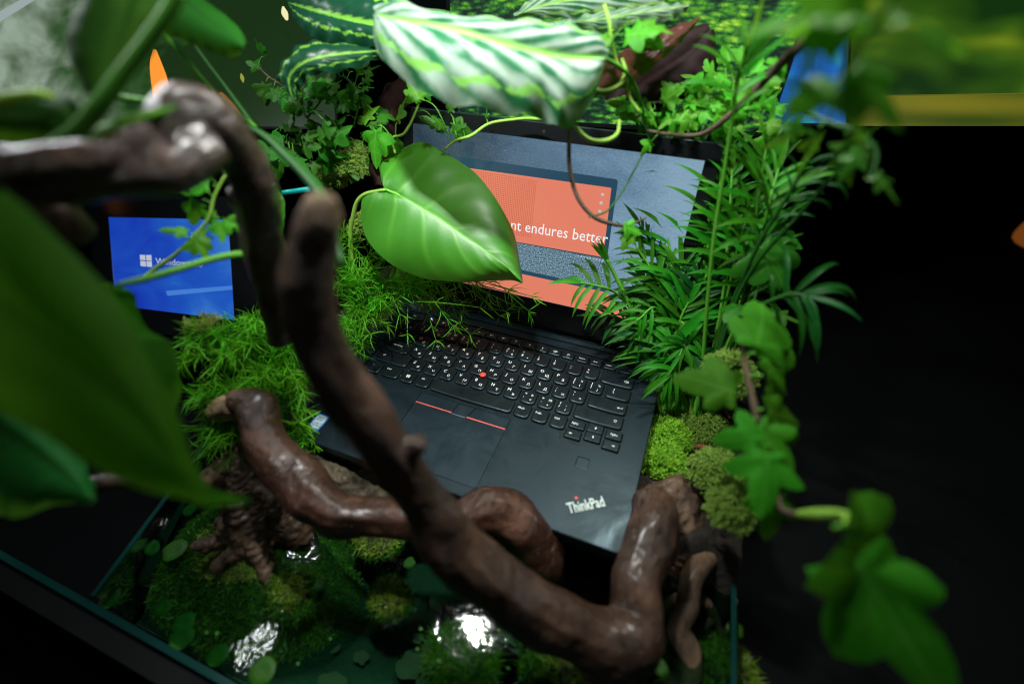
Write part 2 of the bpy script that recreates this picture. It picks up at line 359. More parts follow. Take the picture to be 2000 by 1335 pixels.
pane('glass_pane', 'low front wall of the tank with teal polished edge along the water', (-480, -344), (275, -344), -132, -55, 5)
def bar(name, label, pts, sec, m, cat):
    mb = MB(); a, b_ = [np.array(x, float) for x in pts]
    d = b_ - a; d /= np.linalg.norm(d); n1 = np.cross(d, (0, 0, 1.)); n1 /= np.linalg.norm(n1); n2 = np.cross(n1, d)
    V = [p + n1 * sx * sec[0] / 2 + n2 * sy * sec[1] / 2 for p in (a, b_) for sx, sy in ((-1, -1), (1, -1), (1, 1), (-1, 1))]
    mb.add(V, [(0, 1, 2, 3), (7, 6, 5, 4), (0, 4, 5, 1), (1, 5, 6, 2), (2, 6, 7, 3), (3, 7, 4, 0)])
    o = mb.build(name, m, None, False, a); return tag(o, label, cat)
bar('tank_trim', 'black trim strip outside the front glass at the bottom left corner', ((-520, -356, -72), (275, -356, -72)), (16, 26), 'silicone', 'trim')

# ------------------------------------------------------------------ jungle picture, and glass reflections built as glowing panels
def emat(name, build, strength=1.0, rough=.3):
    m, nt, b = mat(name); c = build(nt)
    b.inputs['Base Color'].default_value = (.01, .01, .01, 1); b.inputs['Roughness'].default_value = rough
    lk(nt, c, b.inputs['Emission Color']); b.inputs['Emission Strength'].default_value = strength; MT[name] = m
def jungle(nt):
    uv = N(nt, 'ShaderNodeUVMap').outputs[0]
    a = noise(nt, 5, 3, .5, uv); vo = N(nt, 'ShaderNodeTexVoronoi'); vo.inputs['Scale'].default_value = 30
    wv = N(nt, 'ShaderNodeMapping'); wv.inputs['Scale'].default_value = (1.0, 2.2, 1); wv.inputs['Rotation'].default_value = (0, 0, .6); lk(nt, uv, wv.inputs[0]); lk(nt, wv.outputs[0], vo.inputs['Vector'])
    d = noise(nt, 60, 5, .75, uv, 1.5)
    e = math_(nt, 'ADD', math_(nt, 'MULTIPLY', a, .9), math_(nt, 'ADD', math_(nt, 'MULTIPLY', vo.outputs['Distance'], -.45), math_(nt, 'MULTIPLY', d, .55)))
    return ramp(nt, e, [(.34, (.002, .014, .010)), (.46, (.012, .10, .02)), (.60, (.08, .34, .02)), (.80, (.5, .78, .06))])
emat('jungle_picture', jungle, 1.0)
def paneltex(stops, sc=2.5, dist=.5, det=2):
    def f(nt):
        uv = N(nt, 'ShaderNodeUVMap').outputs[0]; return ramp(nt, noise(nt, sc, det, .5, uv, dist), stops)
    return f
def leftrefl(nt):  # room reflected in the left glass, painted as emission
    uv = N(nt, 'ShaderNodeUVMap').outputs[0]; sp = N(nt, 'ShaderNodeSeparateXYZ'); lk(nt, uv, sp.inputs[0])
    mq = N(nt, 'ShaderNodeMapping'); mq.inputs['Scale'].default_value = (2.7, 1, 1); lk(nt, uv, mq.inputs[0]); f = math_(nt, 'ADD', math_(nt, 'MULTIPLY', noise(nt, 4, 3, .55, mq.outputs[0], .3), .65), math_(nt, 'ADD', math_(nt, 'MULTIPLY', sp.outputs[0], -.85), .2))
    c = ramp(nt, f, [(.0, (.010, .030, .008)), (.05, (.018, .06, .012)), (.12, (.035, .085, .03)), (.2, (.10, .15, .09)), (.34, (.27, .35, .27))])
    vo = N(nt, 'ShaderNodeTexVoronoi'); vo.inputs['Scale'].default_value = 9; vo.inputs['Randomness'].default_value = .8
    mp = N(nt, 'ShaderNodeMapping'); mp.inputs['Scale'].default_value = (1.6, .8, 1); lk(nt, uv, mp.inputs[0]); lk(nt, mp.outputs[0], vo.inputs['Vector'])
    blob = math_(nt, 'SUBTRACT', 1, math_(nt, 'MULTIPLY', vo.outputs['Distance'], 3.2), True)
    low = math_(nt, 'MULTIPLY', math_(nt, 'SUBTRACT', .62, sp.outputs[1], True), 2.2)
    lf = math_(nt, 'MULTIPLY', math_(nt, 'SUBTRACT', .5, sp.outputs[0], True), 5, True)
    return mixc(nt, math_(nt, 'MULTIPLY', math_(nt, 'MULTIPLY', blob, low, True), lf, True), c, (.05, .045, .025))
emat('left_reflection', leftrefl, 1.0)
emat('right_reflection', paneltex([(.36, (.006, .03, .004)), (.5, (.03, .09, .006)), (.60, (.10, .17, .008)), (.70, (.22, .28, .015))], 1.8, .3), 1.0)  # jungle mirrored in the right glass, painted as emission
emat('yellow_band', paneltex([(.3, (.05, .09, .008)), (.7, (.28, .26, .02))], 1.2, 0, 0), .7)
def bluetex(nt):
    uv = N(nt, 'ShaderNodeUVMap').outputs[0]
    c = ramp(nt, noise(nt, 3, 2, .5, uv, .3), [(.35, (.01, .08, .14)), (.5, (.015, .16, .62)), (.65, (.03, .35, .5))])
    ck = N(nt, 'ShaderNodeTexVoronoi'); ck.inputs['Scale'].default_value = 70; ck.inputs['Randomness'].default_value = 0; lk(nt, uv, ck.inputs['Vector'])
    return mixc(nt, math_(nt, 'MULTIPLY', ck.outputs['Distance'], .8, True), c, (.004, .02, .05))
emat('blue_mesh_reflection', bluetex, 1.0)
def screen(name, corners, m, parent, frame=6, fm='bezel', thick=8):   # corners TL TR BR BL; glass front plus frame box behind
    c = np.array(corners, float); u = (c[1] - c[0]) / np.linalg.norm(c[1] - c[0]); v = (c[3] - c[0]); v = v / np.linalg.norm(v)
    n = np.cross(u, v); n /= np.linalg.norm(n)
    if n @ (CAM - c[0]) < 0: n = -n
    mesh(name, c, [(0, 1, 2, 3)], m, parent, [(0, 1), (1, 1), (1, 0), (0, 0)], False)
    o = np.array([c[0] - u * frame - v * frame, c[1] + u * frame - v * frame, c[2] + u * frame + v * frame, c[3] - u * frame + v * frame])
    f1 = o + n * 1; V = np.vstack([c + n * 1, f1, f1 - n * thick, c - n * .5])
    Fc = [(i, (i + 1) % 4, 4 + (i + 1) % 4, 4 + i) for i in range(4)] + [(4 + i, 4 + (i + 1) % 4, 8 + (i + 1) % 4, 8 + i) for i in range(4)] + [(8, 9, 10, 11)] + [(i, (i + 1) % 4, 12 + (i + 1) % 4, 12 + i) for i in range(4)]
    mesh('frame', V, Fc, fm, parent, None, False)
t = thing('jungle_display', 'large backlit jungle foliage picture panel behind the laptop lid', 'display', (0, 215, 200))
screen('picture', [(-150, 222, 470), (206, 222, 470), (206, 222, 205), (-150, 222, 185)], 'jungle_picture', t, 4)
# its blue reflection in the glass, built as a glowing mesh strip
t = thing('mesh_reflection', 'narrow blue glass reflection of the jungle picture, built as a glowing mesh strip', 'panel', (225, 190, 220))
c = [P(1556, -40, 520), P(1660, -40, 520), P(1652, 243, 520), P(1500, 240, 520)]; screen('reflection_sheet', c, 'blue_mesh_reflection', t, 3, 'chrome_dark' if False else 'bezel')
t = thing('foliage_reflection', 'blurred yellow green reflection of the jungle picture, built as a glowing panel at the far top right', 'display', P(1830, 240, 560))  # reflection in the right glass wall, put into an emissive panel
screen('picture', [P(1664, -60, 560), P(2140, -60, 560), P(2140, 180, 560), P(1664, 188, 560)], 'right_reflection', t, 1, 'yellow_band')  # sheet carrying the jungle reflection of the right glass
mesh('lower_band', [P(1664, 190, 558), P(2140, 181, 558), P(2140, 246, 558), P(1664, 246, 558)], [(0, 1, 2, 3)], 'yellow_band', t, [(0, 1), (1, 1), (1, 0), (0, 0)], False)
t = thing('grey_reflection', 'dim grey green room reflection with blurred figures, built as a glowing panel at the top left', 'display', P(300, 245, 720))  # reflection of the room, put into an emissive panel
screen('picture', [P(-200, -60, 640), P(655, -60, 640), P(655, 248, 640), P(-200, 246, 640)], 'left_reflection', t, 3)  # sheet carrying the room reflection of the left glass
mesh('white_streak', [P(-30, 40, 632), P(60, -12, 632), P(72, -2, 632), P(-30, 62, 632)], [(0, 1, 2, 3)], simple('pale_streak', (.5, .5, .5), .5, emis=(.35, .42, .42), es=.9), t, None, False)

# ------------------------------------------------------------------ warm glows and lamp reflections, built as small emissive shapes
def glowm(col, es): return simple('warm_glow', (.01, .008, .005), .9, emis=col, es=es, spec=.05)
def lamp(label, pts, col, es, name='small_glow'):  # emissive tube drawn as a warm glow
    V, Fc = pxtube(pts, 16, 12); t = mesh(name, V, Fc, glowm(col, es), None, None, True, P(*pts[0][:3])); return tag(t, label, 'glow')
lamp('tall narrow orange glow behind the top left branch', [(302, 98, 600, 3), (305, 125, 600, 10), (312, 160, 600, 14), (318, 205, 600, 13), (318, 215, 600, 8)], (1.0, .33, .04), 1.0, 'orange_glow')
lamp('orange glow low at the far left between two dark boughs', [(62, 300, 600, 10), (72, 340, 600, 15), (80, 370, 600, 12)], (.8, .25, .05), .5, 'orange_glow')
lamp('big blurred orange glow at the far right in the dark', [(1935, 560, 1000, 4), (1965, 530, 1000, 14), (1990, 500, 1000, 26), (2030, 450, 1000, 30), (2060, 410, 1000, 10)], (.30, .09, .015), .45, 'orange_glow')
lamp('small yellow white lamp reflection left of the dark striped leaves', [(553, 14, 590, 2), (556, 26, 590, 6), (560, 38, 590, 3)], (1, .95, .5), .9)  # reflection of a lamp, built as a glowing shape
lamp('faint yellow lamp reflection in the grey reflection panel below the striped leaves', [(471, 144, 600, 1), (473, 152, 600, 3.5), (475, 161, 600, 1)], (.6, .65, .1), .5)  # another lamp reflection set in as an emissive speck
lamp('tiny orange glow near the small green stem left of the ivy', [(430, 185, 600, 6), (455, 215, 600, 8), (480, 245, 600, 3)], (.8, .35, .05), .35)

# ================================================================== THE LAPTOP
def poly_round(x0, x1, y0, y1, r, rb=None, n=4, smile=0):
    rb = r if rb is None else rb; o = []
    for cx, cy, rr, a0 in ((x1 - r, y1 - r, r, 0), (x0 + r, y1 - r, r, 90), (x0 + rb, y0 + rb, rb, 180), (x1 - rb, y0 + rb, rb, 270)):
        for k in range(n + 1):
            a = radians(a0 + 90 * k / n); x = cx + rr * cos(a); y = cy + rr * sin(a)
            o.append((x, y))
        if smile and a0 == 180:
            for k in range(1, 6): o.append((x0 + rb + (x1 - x0 - 2 * rb) * k / 6, y0))
    if smile:
        w = (x1 - x0) / 2; cx = (x0 + x1) / 2
        o = [(x, y - smile * (1 - ((x - cx) / w) ** 2) if y < (y0 + y1) / 2 else y) for x, y in o]
    return o
def prism(loops, mb=None, bottom=False):          # loops: list of (outline, z) bottom to top, top capped
    n = len(loops[0][0]); V = [(x, y, z) for L, z in loops for x, y in L]; Fc = []
    for k in range(len(loops) - 1):
        for i in range(n): Fc.append((k * n + i, k * n + (i + 1) % n, (k + 1) * n + (i + 1) % n, (k + 1) * n + i))
    b0 = (len(loops) - 1) * n; Fc.append(tuple(b0 + i for i in range(n)))
    if bottom: Fc.append(tuple(range(n))[::-1])
    return V, Fc
def inset(L, d):
    L = np.array(L); c = (L.max(0) + L.min(0)) / 2; h = (L.max(0) - L.min(0)) / 2
    return [tuple(c + (p - c) * (h - d) / h) for p in L]
LT = thing('laptop', 'black open laptop with backlit screen lying in the middle of the plants', 'laptop', (0, -50, -20))
# shell: outline, recess for the keyboard plate
base = poly_round(-168, 168, -167, 70, 5, 5, 4)
V, Fc = prism([(inset(base, 6), -20), (inset(base, 1.5), -17), (base, -4), (base, -1.0), (inset(base, .9), 0)], bottom=True)
top = Fc.pop(-2)
plate = [(-147.5, 47), (146.5, 47), (146.5, -78.5), (90, -78.5), (87.5, -76.5), (87.5, -72.5), (85.5, -70.5), (-147.5, -70.5)]
pad_hole = [(-66, -71.8), (35.8, -71.8), (35.8, -154.2), (34.6, -155.6), (-64.8, -155.6), (-66, -154.2)]
# top face with holes made by triangulating
def plane_with_holes(outer, holes, z, zd):
    bm = bmesh.new(); loops = []
    for L in [outer] + holes:
        vs = [bm.verts.new((x, y, z)) for x, y in L]; es = [bm.edges.new((vs[i], vs[(i + 1) % len(vs)])) for i in range(len(vs))]; loops.append((vs, es))
    bmesh.ops.triangle_fill(bm, use_beauty=True, use_dissolve=False, edges=[e for _, es in loops for e in es], normal=(0, 0, 1))
    for k, (vs, es) in enumerate(loops[1:]):
        dv = [bm.verts.new((v.co.x, v.co.y, zd[k])) for v in vs]
        for i in range(len(vs)): bm.faces.new((vs[i], dv[i], dv[(i + 1) % len(vs)], vs[(i + 1) % len(vs)]))
    bm.verts.index_update(); r = ([tuple(v.co) for v in bm.verts], [[v.index for v in f.verts] for f in bm.faces]); bm.free(); return r
fp = poly_round(110, 122, -101.5, -89.5, 2, 2, 3)
hl = [(-140, 66.5), (140, 66.5), (140, 56.5), (-140, 56.5)]
mb = MB(); mb.add(V, Fc)
V, Fc = plane_with_holes(inset(base, .9), [plate, pad_hole, fp, hl], 0, [-1.8, -1.2, -.8, -1.5]); mb.add(V, Fc)
mb.build('base_shell', 'deck', LT, False)
mesh('keyboard_plate', [(x, y, -1.6) for x, y in plate], [tuple(range(len(plate)))[::-1]], 'tray', LT, smooth=False)
mesh('trackpad_well', [(x, y, -1.1) for x, y in pad_hole], [tuple(range(len(pad_hole)))], 'gap', LT, smooth=False)
V, Fc = prism([(inset(fp, .25), -.9), (inset(fp, .3), -.35), (inset(fp, 1.0), -.25)]); mesh('fingerprint_reader', V, Fc, 'pad', LT, smooth=False)
V, Fc = prism([([(-139.5, 66), (-139.5, 57), (139.5, 57), (139.5, 66)][::1], -1.6), ([(-139.5, 64.5), (-139.5, 58.5), (139.5, 58.5), (139.5, 64.5)], 1.2)]); mesh('hinge_cover', V, [f[::-1] for f in Fc], 'deck', LT, smooth=False)
V, Fc = prism([(poly_round(-65.6, 35.4, -155.2, -86.6, 1.2, 2.2, 3), -1.1), (poly_round(-65.6, 35.4, -155.2, -86.6, 1.2, 2.2, 3), -.35), (poly_round(-65.3, 35.1, -154.9, -86.9, 1.2, 2.2, 3), -.15)])
mesh('touchpad', V, Fc, 'pad', LT, smooth=False)
def polybox(L, z0, z1, bev=.4):
    c = np.mean(L, axis=0); L2 = [tuple(np.array(p) + (c - p) * min(.2, bev / np.linalg.norm(c - np.array(p)))) for p in L]
    return prism([(L, z0), (L, z1 - bev), (L2, z1)])
for L in ([(-65.6, -85.0), (-23.5, -85.0), (-22.2, -72.2), (-65.6, -72.2)], [(-6.6, -85.0), (35.4, -85.0), (35.4, -72.2), (-2.2, -72.2)], [(-22.7, -86.2), (-7.4, -86.2), (-3.0, -72.2), (-21.4, -72.2)]):
    V, Fc = polybox(L, -1.1, .25); mesh('mouse_button', V, Fc, 'pad', LT, smooth=False)
for x0, x1 in ((-65.0, -23.4), (-6.8, 35.0)):
    V, Fc = polybox([(x0, -86.4), (x1, -86.4), (x1, -85.1), (x0, -85.1)], -1.0, .35, .1); mesh('red_stripe', V, Fc, 'stripe', LT, smooth=False)
V, Fc = polybox([(-22.4, -87.1), (-7.7, -87.1), (-7.7, -86.3), (-22.4, -86.3)], -1.0, .3, .1); mesh('blue_stripe', V, Fc, simple('stripe_blue', (.10, .15, .25), .3), LT, smooth=False)

# --- lettering: outlines of Blender's own font turned into flat meshes
_g = {}
def glyph(s, bold=0.0):
    if (s, bold) in _g: return _g[(s, bold)]
    c = bpy.data.curves.new('t', 'FONT'); c.body = s; c.size = 1; c.resolution_u = 2; c.offset = bold
    c.align_x = 'LEFT'; o = bpy.data.objects.new('t', c); COL.objects.link(o); bpy.context.view_layer.update()
    me = bpy.data.meshes.new_from_object(o.evaluated_get(bpy.context.evaluated_depsgraph_get()))
    V = np.array([v.co[:2] for v in me.vertices]).reshape(-1, 2); Fc = [tuple(p.vertices) for p in me.polygons]
    bpy.data.objects.remove(o); bpy.data.curves.remove(c); bpy.data.meshes.remove(me)
    _g[(s, bold)] = (V, Fc); return V, Fc
def text(mb, s, x, y, size, z, bold=.012, sx=1.0, rot=0):
    V, Fc = glyph(s, bold)
    if not len(V): return
    V = V * (size * sx, size); c, q = cos(rot), sin(rot); V = V @ np.array([[c, q], [-q, c]]) + (x, y)
    mb.add(np.c_[V, np.full(len(V), z)], Fc)
def poly(mb, pts, x, y, s, z): V = [(x + a * s, y + b * s, z) for a, b in pts]; mb.add(V, [tuple(range(len(V)))])
def line(mb, pts, x, y, s, z, w):
    for a, b in zip(pts[:-1], pts[1:]):
        a = np.array(a) * s + (x, y); b = np.array(b) * s + (x, y); d = (b - a) / (np.linalg.norm(b - a) + 1e-9); n = np.array([-d[1], d[0]]) * w / 2; a = a - d * w / 2; b = b + d * w / 2
        mb.add([(*(a - n), z), (*(b - n), z), (*(b + n), z), (*(a + n), z)], [(0, 1, 2, 3)])
KZ = 0.75                       # height of the key tops
keymesh = {}
def key(cx, cy, w, h, legend=None, small=False):
    k = (round(w, 2), round(h, 2), small)
    if k not in keymesh:
        rb = 3.4 if not small else 1.4; sm = .9 if not small else .25
        o0 = poly_round(-w / 2, w / 2, -h / 2, h / 2, 1.2, min(rb, h / 2 - .1), 4, sm)
        a = 1.25; o1 = poly_round(-w / 2 + a, w / 2 - a, -h / 2 + a + (.5 if not small else 0), h / 2 - .7, 1.3, min(rb, h / 2 - a - .3), 4, sm)
        o2 = [(x * (1 - .35 / (w / 2)), y * (1 - .35 / (h / 2))) for x, y in o1]
        V, Fc = prism([(o0, -1.55), (o0, -.5), ([((x + p) / 2 * 1.012, (y + q) / 2 * 1.012) for (x, y), (p, q) in zip(o0, o1)], .35), (o1, KZ - .12), (o2, KZ)])
        me = bpy.data.meshes.new('key'); me.from_pydata((np.array(V) * S).tolist(), [], Fc)
        sm_ = [True] * (len(Fc) - 1) + [False]; me.polygons.foreach_set('use_smooth', sm_); me.materials.append(MT['keycap']); keymesh[k] = me
    o = bpy.data.objects.new('key', keymesh[k]); COL.objects.link(o); o.parent = LT; o.location = Vector((cx - 0, cy + 50, 20)) * S
    if legend:
        mb = MB(); legend(mb, cx, cy, KZ + .04)
        if mb.n: mb.build('legend', 'legend', o, False)
    return o
# legends ------------------------------------------------------------
def two(lat, cyr): 
    def f(mb, x, y, z): text(mb, lat, x - 6.0, y + 1.2, 5.2, z, .015); text(mb, cyr, x + .8, y - 4.0, 4.7, z, .012)
    return f
def quad(tl, bl, tr=None, br=None):
    def f(mb, x, y, z):
        text(mb, tl, x - 5.6, y + 2.6, 4.0, z, .02); text(mb, bl, x - 5.8, y - 1.6, 4.2, z, .02)
        if tr: text(mb, tr, x + 1.6, y + 2.0, 3.6, z, .015)
        if br: text(mb, br, x + 1.4, y - 4.4, 3.8, z, .015)
    return f
def word(s, dx=-5.8, dy=1.6, size=3.3):
    return lambda mb, x, y, z: text(mb, s, x + dx, y + dy, size, z, .012)
ARW = [(-1, -.22), (.2, -.22), (.2, -.75), (1.1, 0), (.2, .75), (.2, .22), (-1, .22)]
def arrow(dx, dy, ox=0, oy=0, s=1.5):
    return lambda mb, x, y, z: poly(mb, [(a * dx - b * dy, a * dy + b * dx) for a, b in ARW], x + ox, y + oy, s, z)
SH = [(-.45, -1), (-.45, 0), (-1, 0), (0, 1.05), (1, 0), (.45, 0), (.45, -1), (-.45, -1)]
def shift(ox, oy): return lambda mb, x, y, z: line(mb, SH, x + ox, y + oy, 1.6, z, .42)
def tabk(mb, x, y, z):
    for q, sg in ((1.3, -1), (-1.3, 1)):
        line(mb, [(-2, 0), (2, 0)], x - 6, y + 1 + q, 1, z, .5); line(mb, [(2.4 * sg, -.9), (2.4 * sg, .9)], x - 6, y + 1 + q, 1, z, .45)
        poly(mb, [(2.1 * sg, 0), (.9 * sg, .8 * sg), (.9 * sg, -.8 * sg)], x - 6, y + 1 + q, 1, z)
def backsp(mb, x, y, z):
    line(mb, [(-2.6, 0), (-1.2, 1.4), (2.4, 1.4), (2.4, -1.4), (-1.2, -1.4), (-2.6, 0)], x + 9.5, y + .5, 1, z, .38)
    line(mb, [(-.6, -.7), (1.4, .7)], x + 9.5, y + .5, 1, z, .38); line(mb, [(-.6, .7), (1.4, -.7)], x + 9.5, y + .5, 1, z, .38)
def enter(mb, x, y, z):
    line(mb, [(2.6, 1.3), (2.6, -.3), (-1.4, -.3)], x + 13, y, 1, z, .5); poly(mb, [(-3, -.3), (-1, .9), (-1, -1.5)], x + 13, y, 1, z)
def win(mb, x, y, z):
    for a in (0, 1):
        for b_ in (0, 1):
            poly(mb, [(0, 0), (1.9, -.15 if not b_ else 0), (1.9, 1.75), (0, 1.7)], x - 2.4 + a * 2.2, y - 1.6 + b_ * 2.05, 1, z)
star = [(cos(pi / 2 + k * pi / 5) * (1.7 if k % 2 == 0 else .8), sin(pi / 2 + k * pi / 5) * (1.7 if k % 2 == 0 else .8)) for k in range(11)]
U = 19.05; KW = 16.6; KH = 16.4
def gx(g): return (g - 7.5) * U
num = [('!', '1', None, None), ('@', '2', '"', '@'), ('#', '3', '№', '#'), ('$', '4', ';', 'и'), ('%', '5', None, None), ('^', '6', ':', '-'), ('&', '7', '?', '&'), ('*', '8', None, '*'), ('(', '9', None, None), (')', '0', None, None), ('_', '-', None, None), ('+', '=', None, None)]
key(gx(.5), 19.1, KW, KH, quad('~', '`', None, 'ё'))
for i, q in enumerate(num):
    if q[1] in '15': q = ((None), q[1], None, None) if q[1] == '1' else q
    key(gx(1.5 + i), 19.1, KW, KH, quad(*q) if q[0] else (lambda mb, x, y, z: (text(mb, '!', x - 1.6, y + 2.2, 4.2, z, .03), text(mb, '1', x - 2.4, y - 2.2, 4.2, z, .03))))
key(gx(14), 19.1, KW + U, KH, backsp)
key(gx(.75), 0, KW + U * .5, KH, tabk)
for i, (a, c) in enumerate(zip('QWERTYUIOP', 'йцукенгшщз')): key(gx(2 + i), 0, KW, KH, two(a, c.upper() if c in 'ш' else c.upper()))
for i, q in enumerate([('{', '[', 'Х', '{'), ('}', ']', 'Ъ', '}')]): key(gx(12 + i), 0, KW, KH, quad(*q))
key(gx(14.25), 0, KW + U * .5, KH, quad('|', '\\'))
key(gx(.875), -19.1, KW + U * .75, KH, word('CapsLock', -8.5, 0.6, 3.3))
for i, (a, c) in enumerate(zip('ASDFGHJKL', 'ФЫВАПРОЛД')): key(gx(2.25 + i), -19.1, KW, KH, two(a, c))
key(gx(11.25), -19.1, KW, KH, quad(':', ';', None, 'Ж')); key(gx(12.25), -19.1, KW, KH, quad('"', "'", None, 'Э'))
key(gx(13.875), -19.1, KW + U * 1.25, KH, enter)
key(gx(1.125), -38.2, KW + U * 1.25, KH, shift(-12.5, 1.5))
for i, (a, c) in enumerate(zip('ZXCVBNM', 'ЯЧСМИТЬ')): key(gx(2.75 + i), -38.2, KW, KH, two(a, c))
for i, q in enumerate([('<', ',', 'Б', '<'), ('>', '.', 'Ю', 'v'), ('?', '/', ',', '/')]): key(gx(9.75 + i), -38.2, KW, KH, quad(*q))
key(gx(13.625), -38.2, KW + U * 1.75, KH, shift(17, 1.0))
key(gx(.5), -57.3, KW, KH, lambda mb, x, y, z: text(mb, 'Fn', x - 4.5, y + 1.6, 3.3, z)).children[0].data.materials[0] = MT['legend_dim']
key(gx(1.625), -57.3, KW + U * .25, KH, word('Ctrl', -7)); key(gx(2.75), -57.3, KW, KH, win); key(gx(3.75), -57.3, KW, KH, word('Alt', -4))
key(gx(6.75), -57.3, KW + U * 4, KH)
key(gx(9.75), -57.3, KW, KH, word('AltGr', -6, 1.6, 3.1)); key(gx(10.75), -57.3, KW, KH, word('PrtSc', -6, 1.6, 3.0)); key(gx(11.75), -57.3, KW, KH, word('Ctrl', -5))
for cx, cy, lg in ((99.6, -54.6, word('PgUp', -5.6, -.6, 3.1)), (98.8, -67.6, arrow(-1, 0, -2.5, .3)), (117.6, -53.2, arrow(0, 1, .2, .2)), (117.6, -64.2, arrow(0, -1, .2, .2)), (136.2, -54.6, word('PgDn', -3.4, -.8, 3.1)), (136.2, -67.6, arrow(1, 0, 2, 0))):
    key(cx, cy, 16.8, 10.8, lg, True)
fx = [-135, -112.3, -96.6, -81, -65.3, -48, -32.4, -16.7, -1, 16.2, 31.9, 47.5, 63.2, 80.4, 96, 111.6, 133.2]
icons = [word('Esc', -4, -.6, 2.9), lambda mb, x, y, z: (poly(mb, [(-1.6, -.5), (-.6, -.5), (.6, -1.3), (.6, 1.3), (-.6, .5), (-1.6, .5)], x, y + .8, 1, z)),
    lambda mb, x, y, z: (poly(mb, [(-1.6, -.5), (-.6, -.5), (.6, -1.3), (.6, 1.3), (-.6, .5), (-1.6, .5)], x - .6, y + .8, 1, z), line(mb, [(1.2, 0), (2.4, 0)], x - .6, y + .8, 1, z, .3)),
    lambda mb, x, y, z: (poly(mb, [(-1.6, -.5), (-.6, -.5), (.6, -1.3), (.6, 1.3), (-.6, .5), (-1.6, .5)], x - .6, y + .8, 1, z), line(mb, [(1.2, 0), (2.4, 0)], x - .6, y + .8, 1, z, .3), line(mb, [(1.8, -.6), (1.8, .6)], x - .6, y + .8, 1, z, .3)),
    lambda mb, x, y, z: (line(mb, [(-1, 1.4), (-1, -.2), (1, -.2), (1, 1.4)], x, y + .6, .9, z, .35), line(mb, [(-1.5, -1.2), (1.5, 1.6)], x, y + .6, .9, z, .3)),
    lambda mb, x, y, z: (poly(mb, [(.7 * cos(k * pi / 4), .7 * sin(k * pi / 4)) for k in range(8)], x - 1, y + .8, 1.2, z), line(mb, [(1.2, 0), (2.2, 0)], x - .2, y + .8, 1, z, .3)),
    lambda mb, x, y, z: (poly(mb, [(.7 * cos(k * pi / 4), .7 * sin(k * pi / 4)) for k in range(8)], x - 1, y + .8, 1.2, z), line(mb, [(1.2, 0), (2.4, 0)], x - .2, y + .8, 1, z, .3), line(mb, [(1.8, -.6), (1.8, .6)], x - .2, y + .8, 1, z, .3)),
    lambda mb, x, y, z: (poly(mb, [(-1.8, -.9), (.2, -.9), (.2, .7), (-1.8, .7)], x, y + .8, 1, z), line(mb, [(.8, -.5), (2.3, -.5), (2.3, 1.1), (.8, 1.1), (.8, -.5)], x, y + .8, 1, z, .25)),
    lambda mb, x, y, z: (line(mb, [(0, -1.3), (0, .3)], x, y + 1, 1, z, .4), line(mb, [(-1.5, 1.2), (0, .2), (1.5, 1.2)], x, y + .8, 1, z, .4)),
    lambda mb, x, y, z: poly(mb, [((1.5 if k % 2 else 1.1) * cos(k * pi / 8), (1.5 if k % 2 else 1.1) * sin(k * pi / 8)) for k in range(16)], x, y + .8, .95, z),
    lambda mb, x, y, z: line(mb, [(-.8, -.8), (.8, .8), (0, 1.6), (0, -1.6), (.8, -.8), (-.8, .8)], x, y + .8, .9, z, .3),
    lambda mb, x, y, z: (line(mb, [(-2.2, -1), (2.2, -1), (2.2, 1), (-2.2, 1), (-2.2, -1)], x, y + .8, 1, z, .3), line(mb, [(-1.5, .3), (1.5, .3)], x, y + .8, 1, z, .4), line(mb, [(-1.2, -.5), (1.2, -.5)], x, y + .8, 1, z, .4)),
    lambda mb, x, y, z: line(mb, star, x, y + .8, 1, z, .35), word('Home', -4.6, -.4, 2.8), word('End', -3.4, -.4, 2.8), word('Insert', -5, -.4, 2.7), word('Delete', -1, -.4, 2.7)]
fn = ['', 'F1', 'F2', 'F3', 'F4', 'F5', 'F6', 'F7', 'F8', 'F9', 'F10', 'F11', 'F12']
for i, x in enumerate(fx):
    k = key(x, 37.4, 21 if i == 0 else (24 if i == 16 else 14.6), 10.2, icons[i], True)
    if 0 < i < 13:
        mb = MB(); text(mb, fn[i], x - 1.6, 37.4 - 3.3, 1.9, KZ + .04, .01); mb.build('legend', 'legend_dim', k, False)
def ball(c, r, sz=1, sub=2):
    bm = bmesh.new(); bmesh.ops.create_icosphere(bm, subdivisions=sub, radius=r); V = [np.array(v.co) * (1, 1, sz) + c for v in bm.verts]; Fc = [[v.index for v in f.verts] for f in bm.faces]; bm.free(); return V, Fc
V, Fc = prism([([(3.53 * cos(a), 3.53 * sin(a)) for a in np.linspace(0, 2 * pi, 20, False)], -1), ([(2.58 * cos(a), 2.58 * sin(a)) for a in np.linspace(0, 2 * pi, 20, False)], 1.2), ([(3.44 * cos(a), 3.44 * sin(a)) for a in np.linspace(0, 2 * pi, 20, False)], 2.3), ([(3.27 * cos(a), 3.27 * sin(a)) for a in np.linspace(0, 2 * pi, 20, False)], 3.2), ([(2.24 * cos(a), 2.24 * sin(a)) for a in np.linspace(0, 2 * pi, 20, False)], 3.7)])
mesh('trackpoint', np.array(V) + (-14.3, -27.5, 0), Fc, 'red', LT)
mesh('status_light', *ball(np.array((-114.5, 39.5, KZ + .3)), .8), 'ledblue', LT); mesh('status_light', *ball(np.array((155, 46.5, .2)), .9), 'ledwhite', LT)
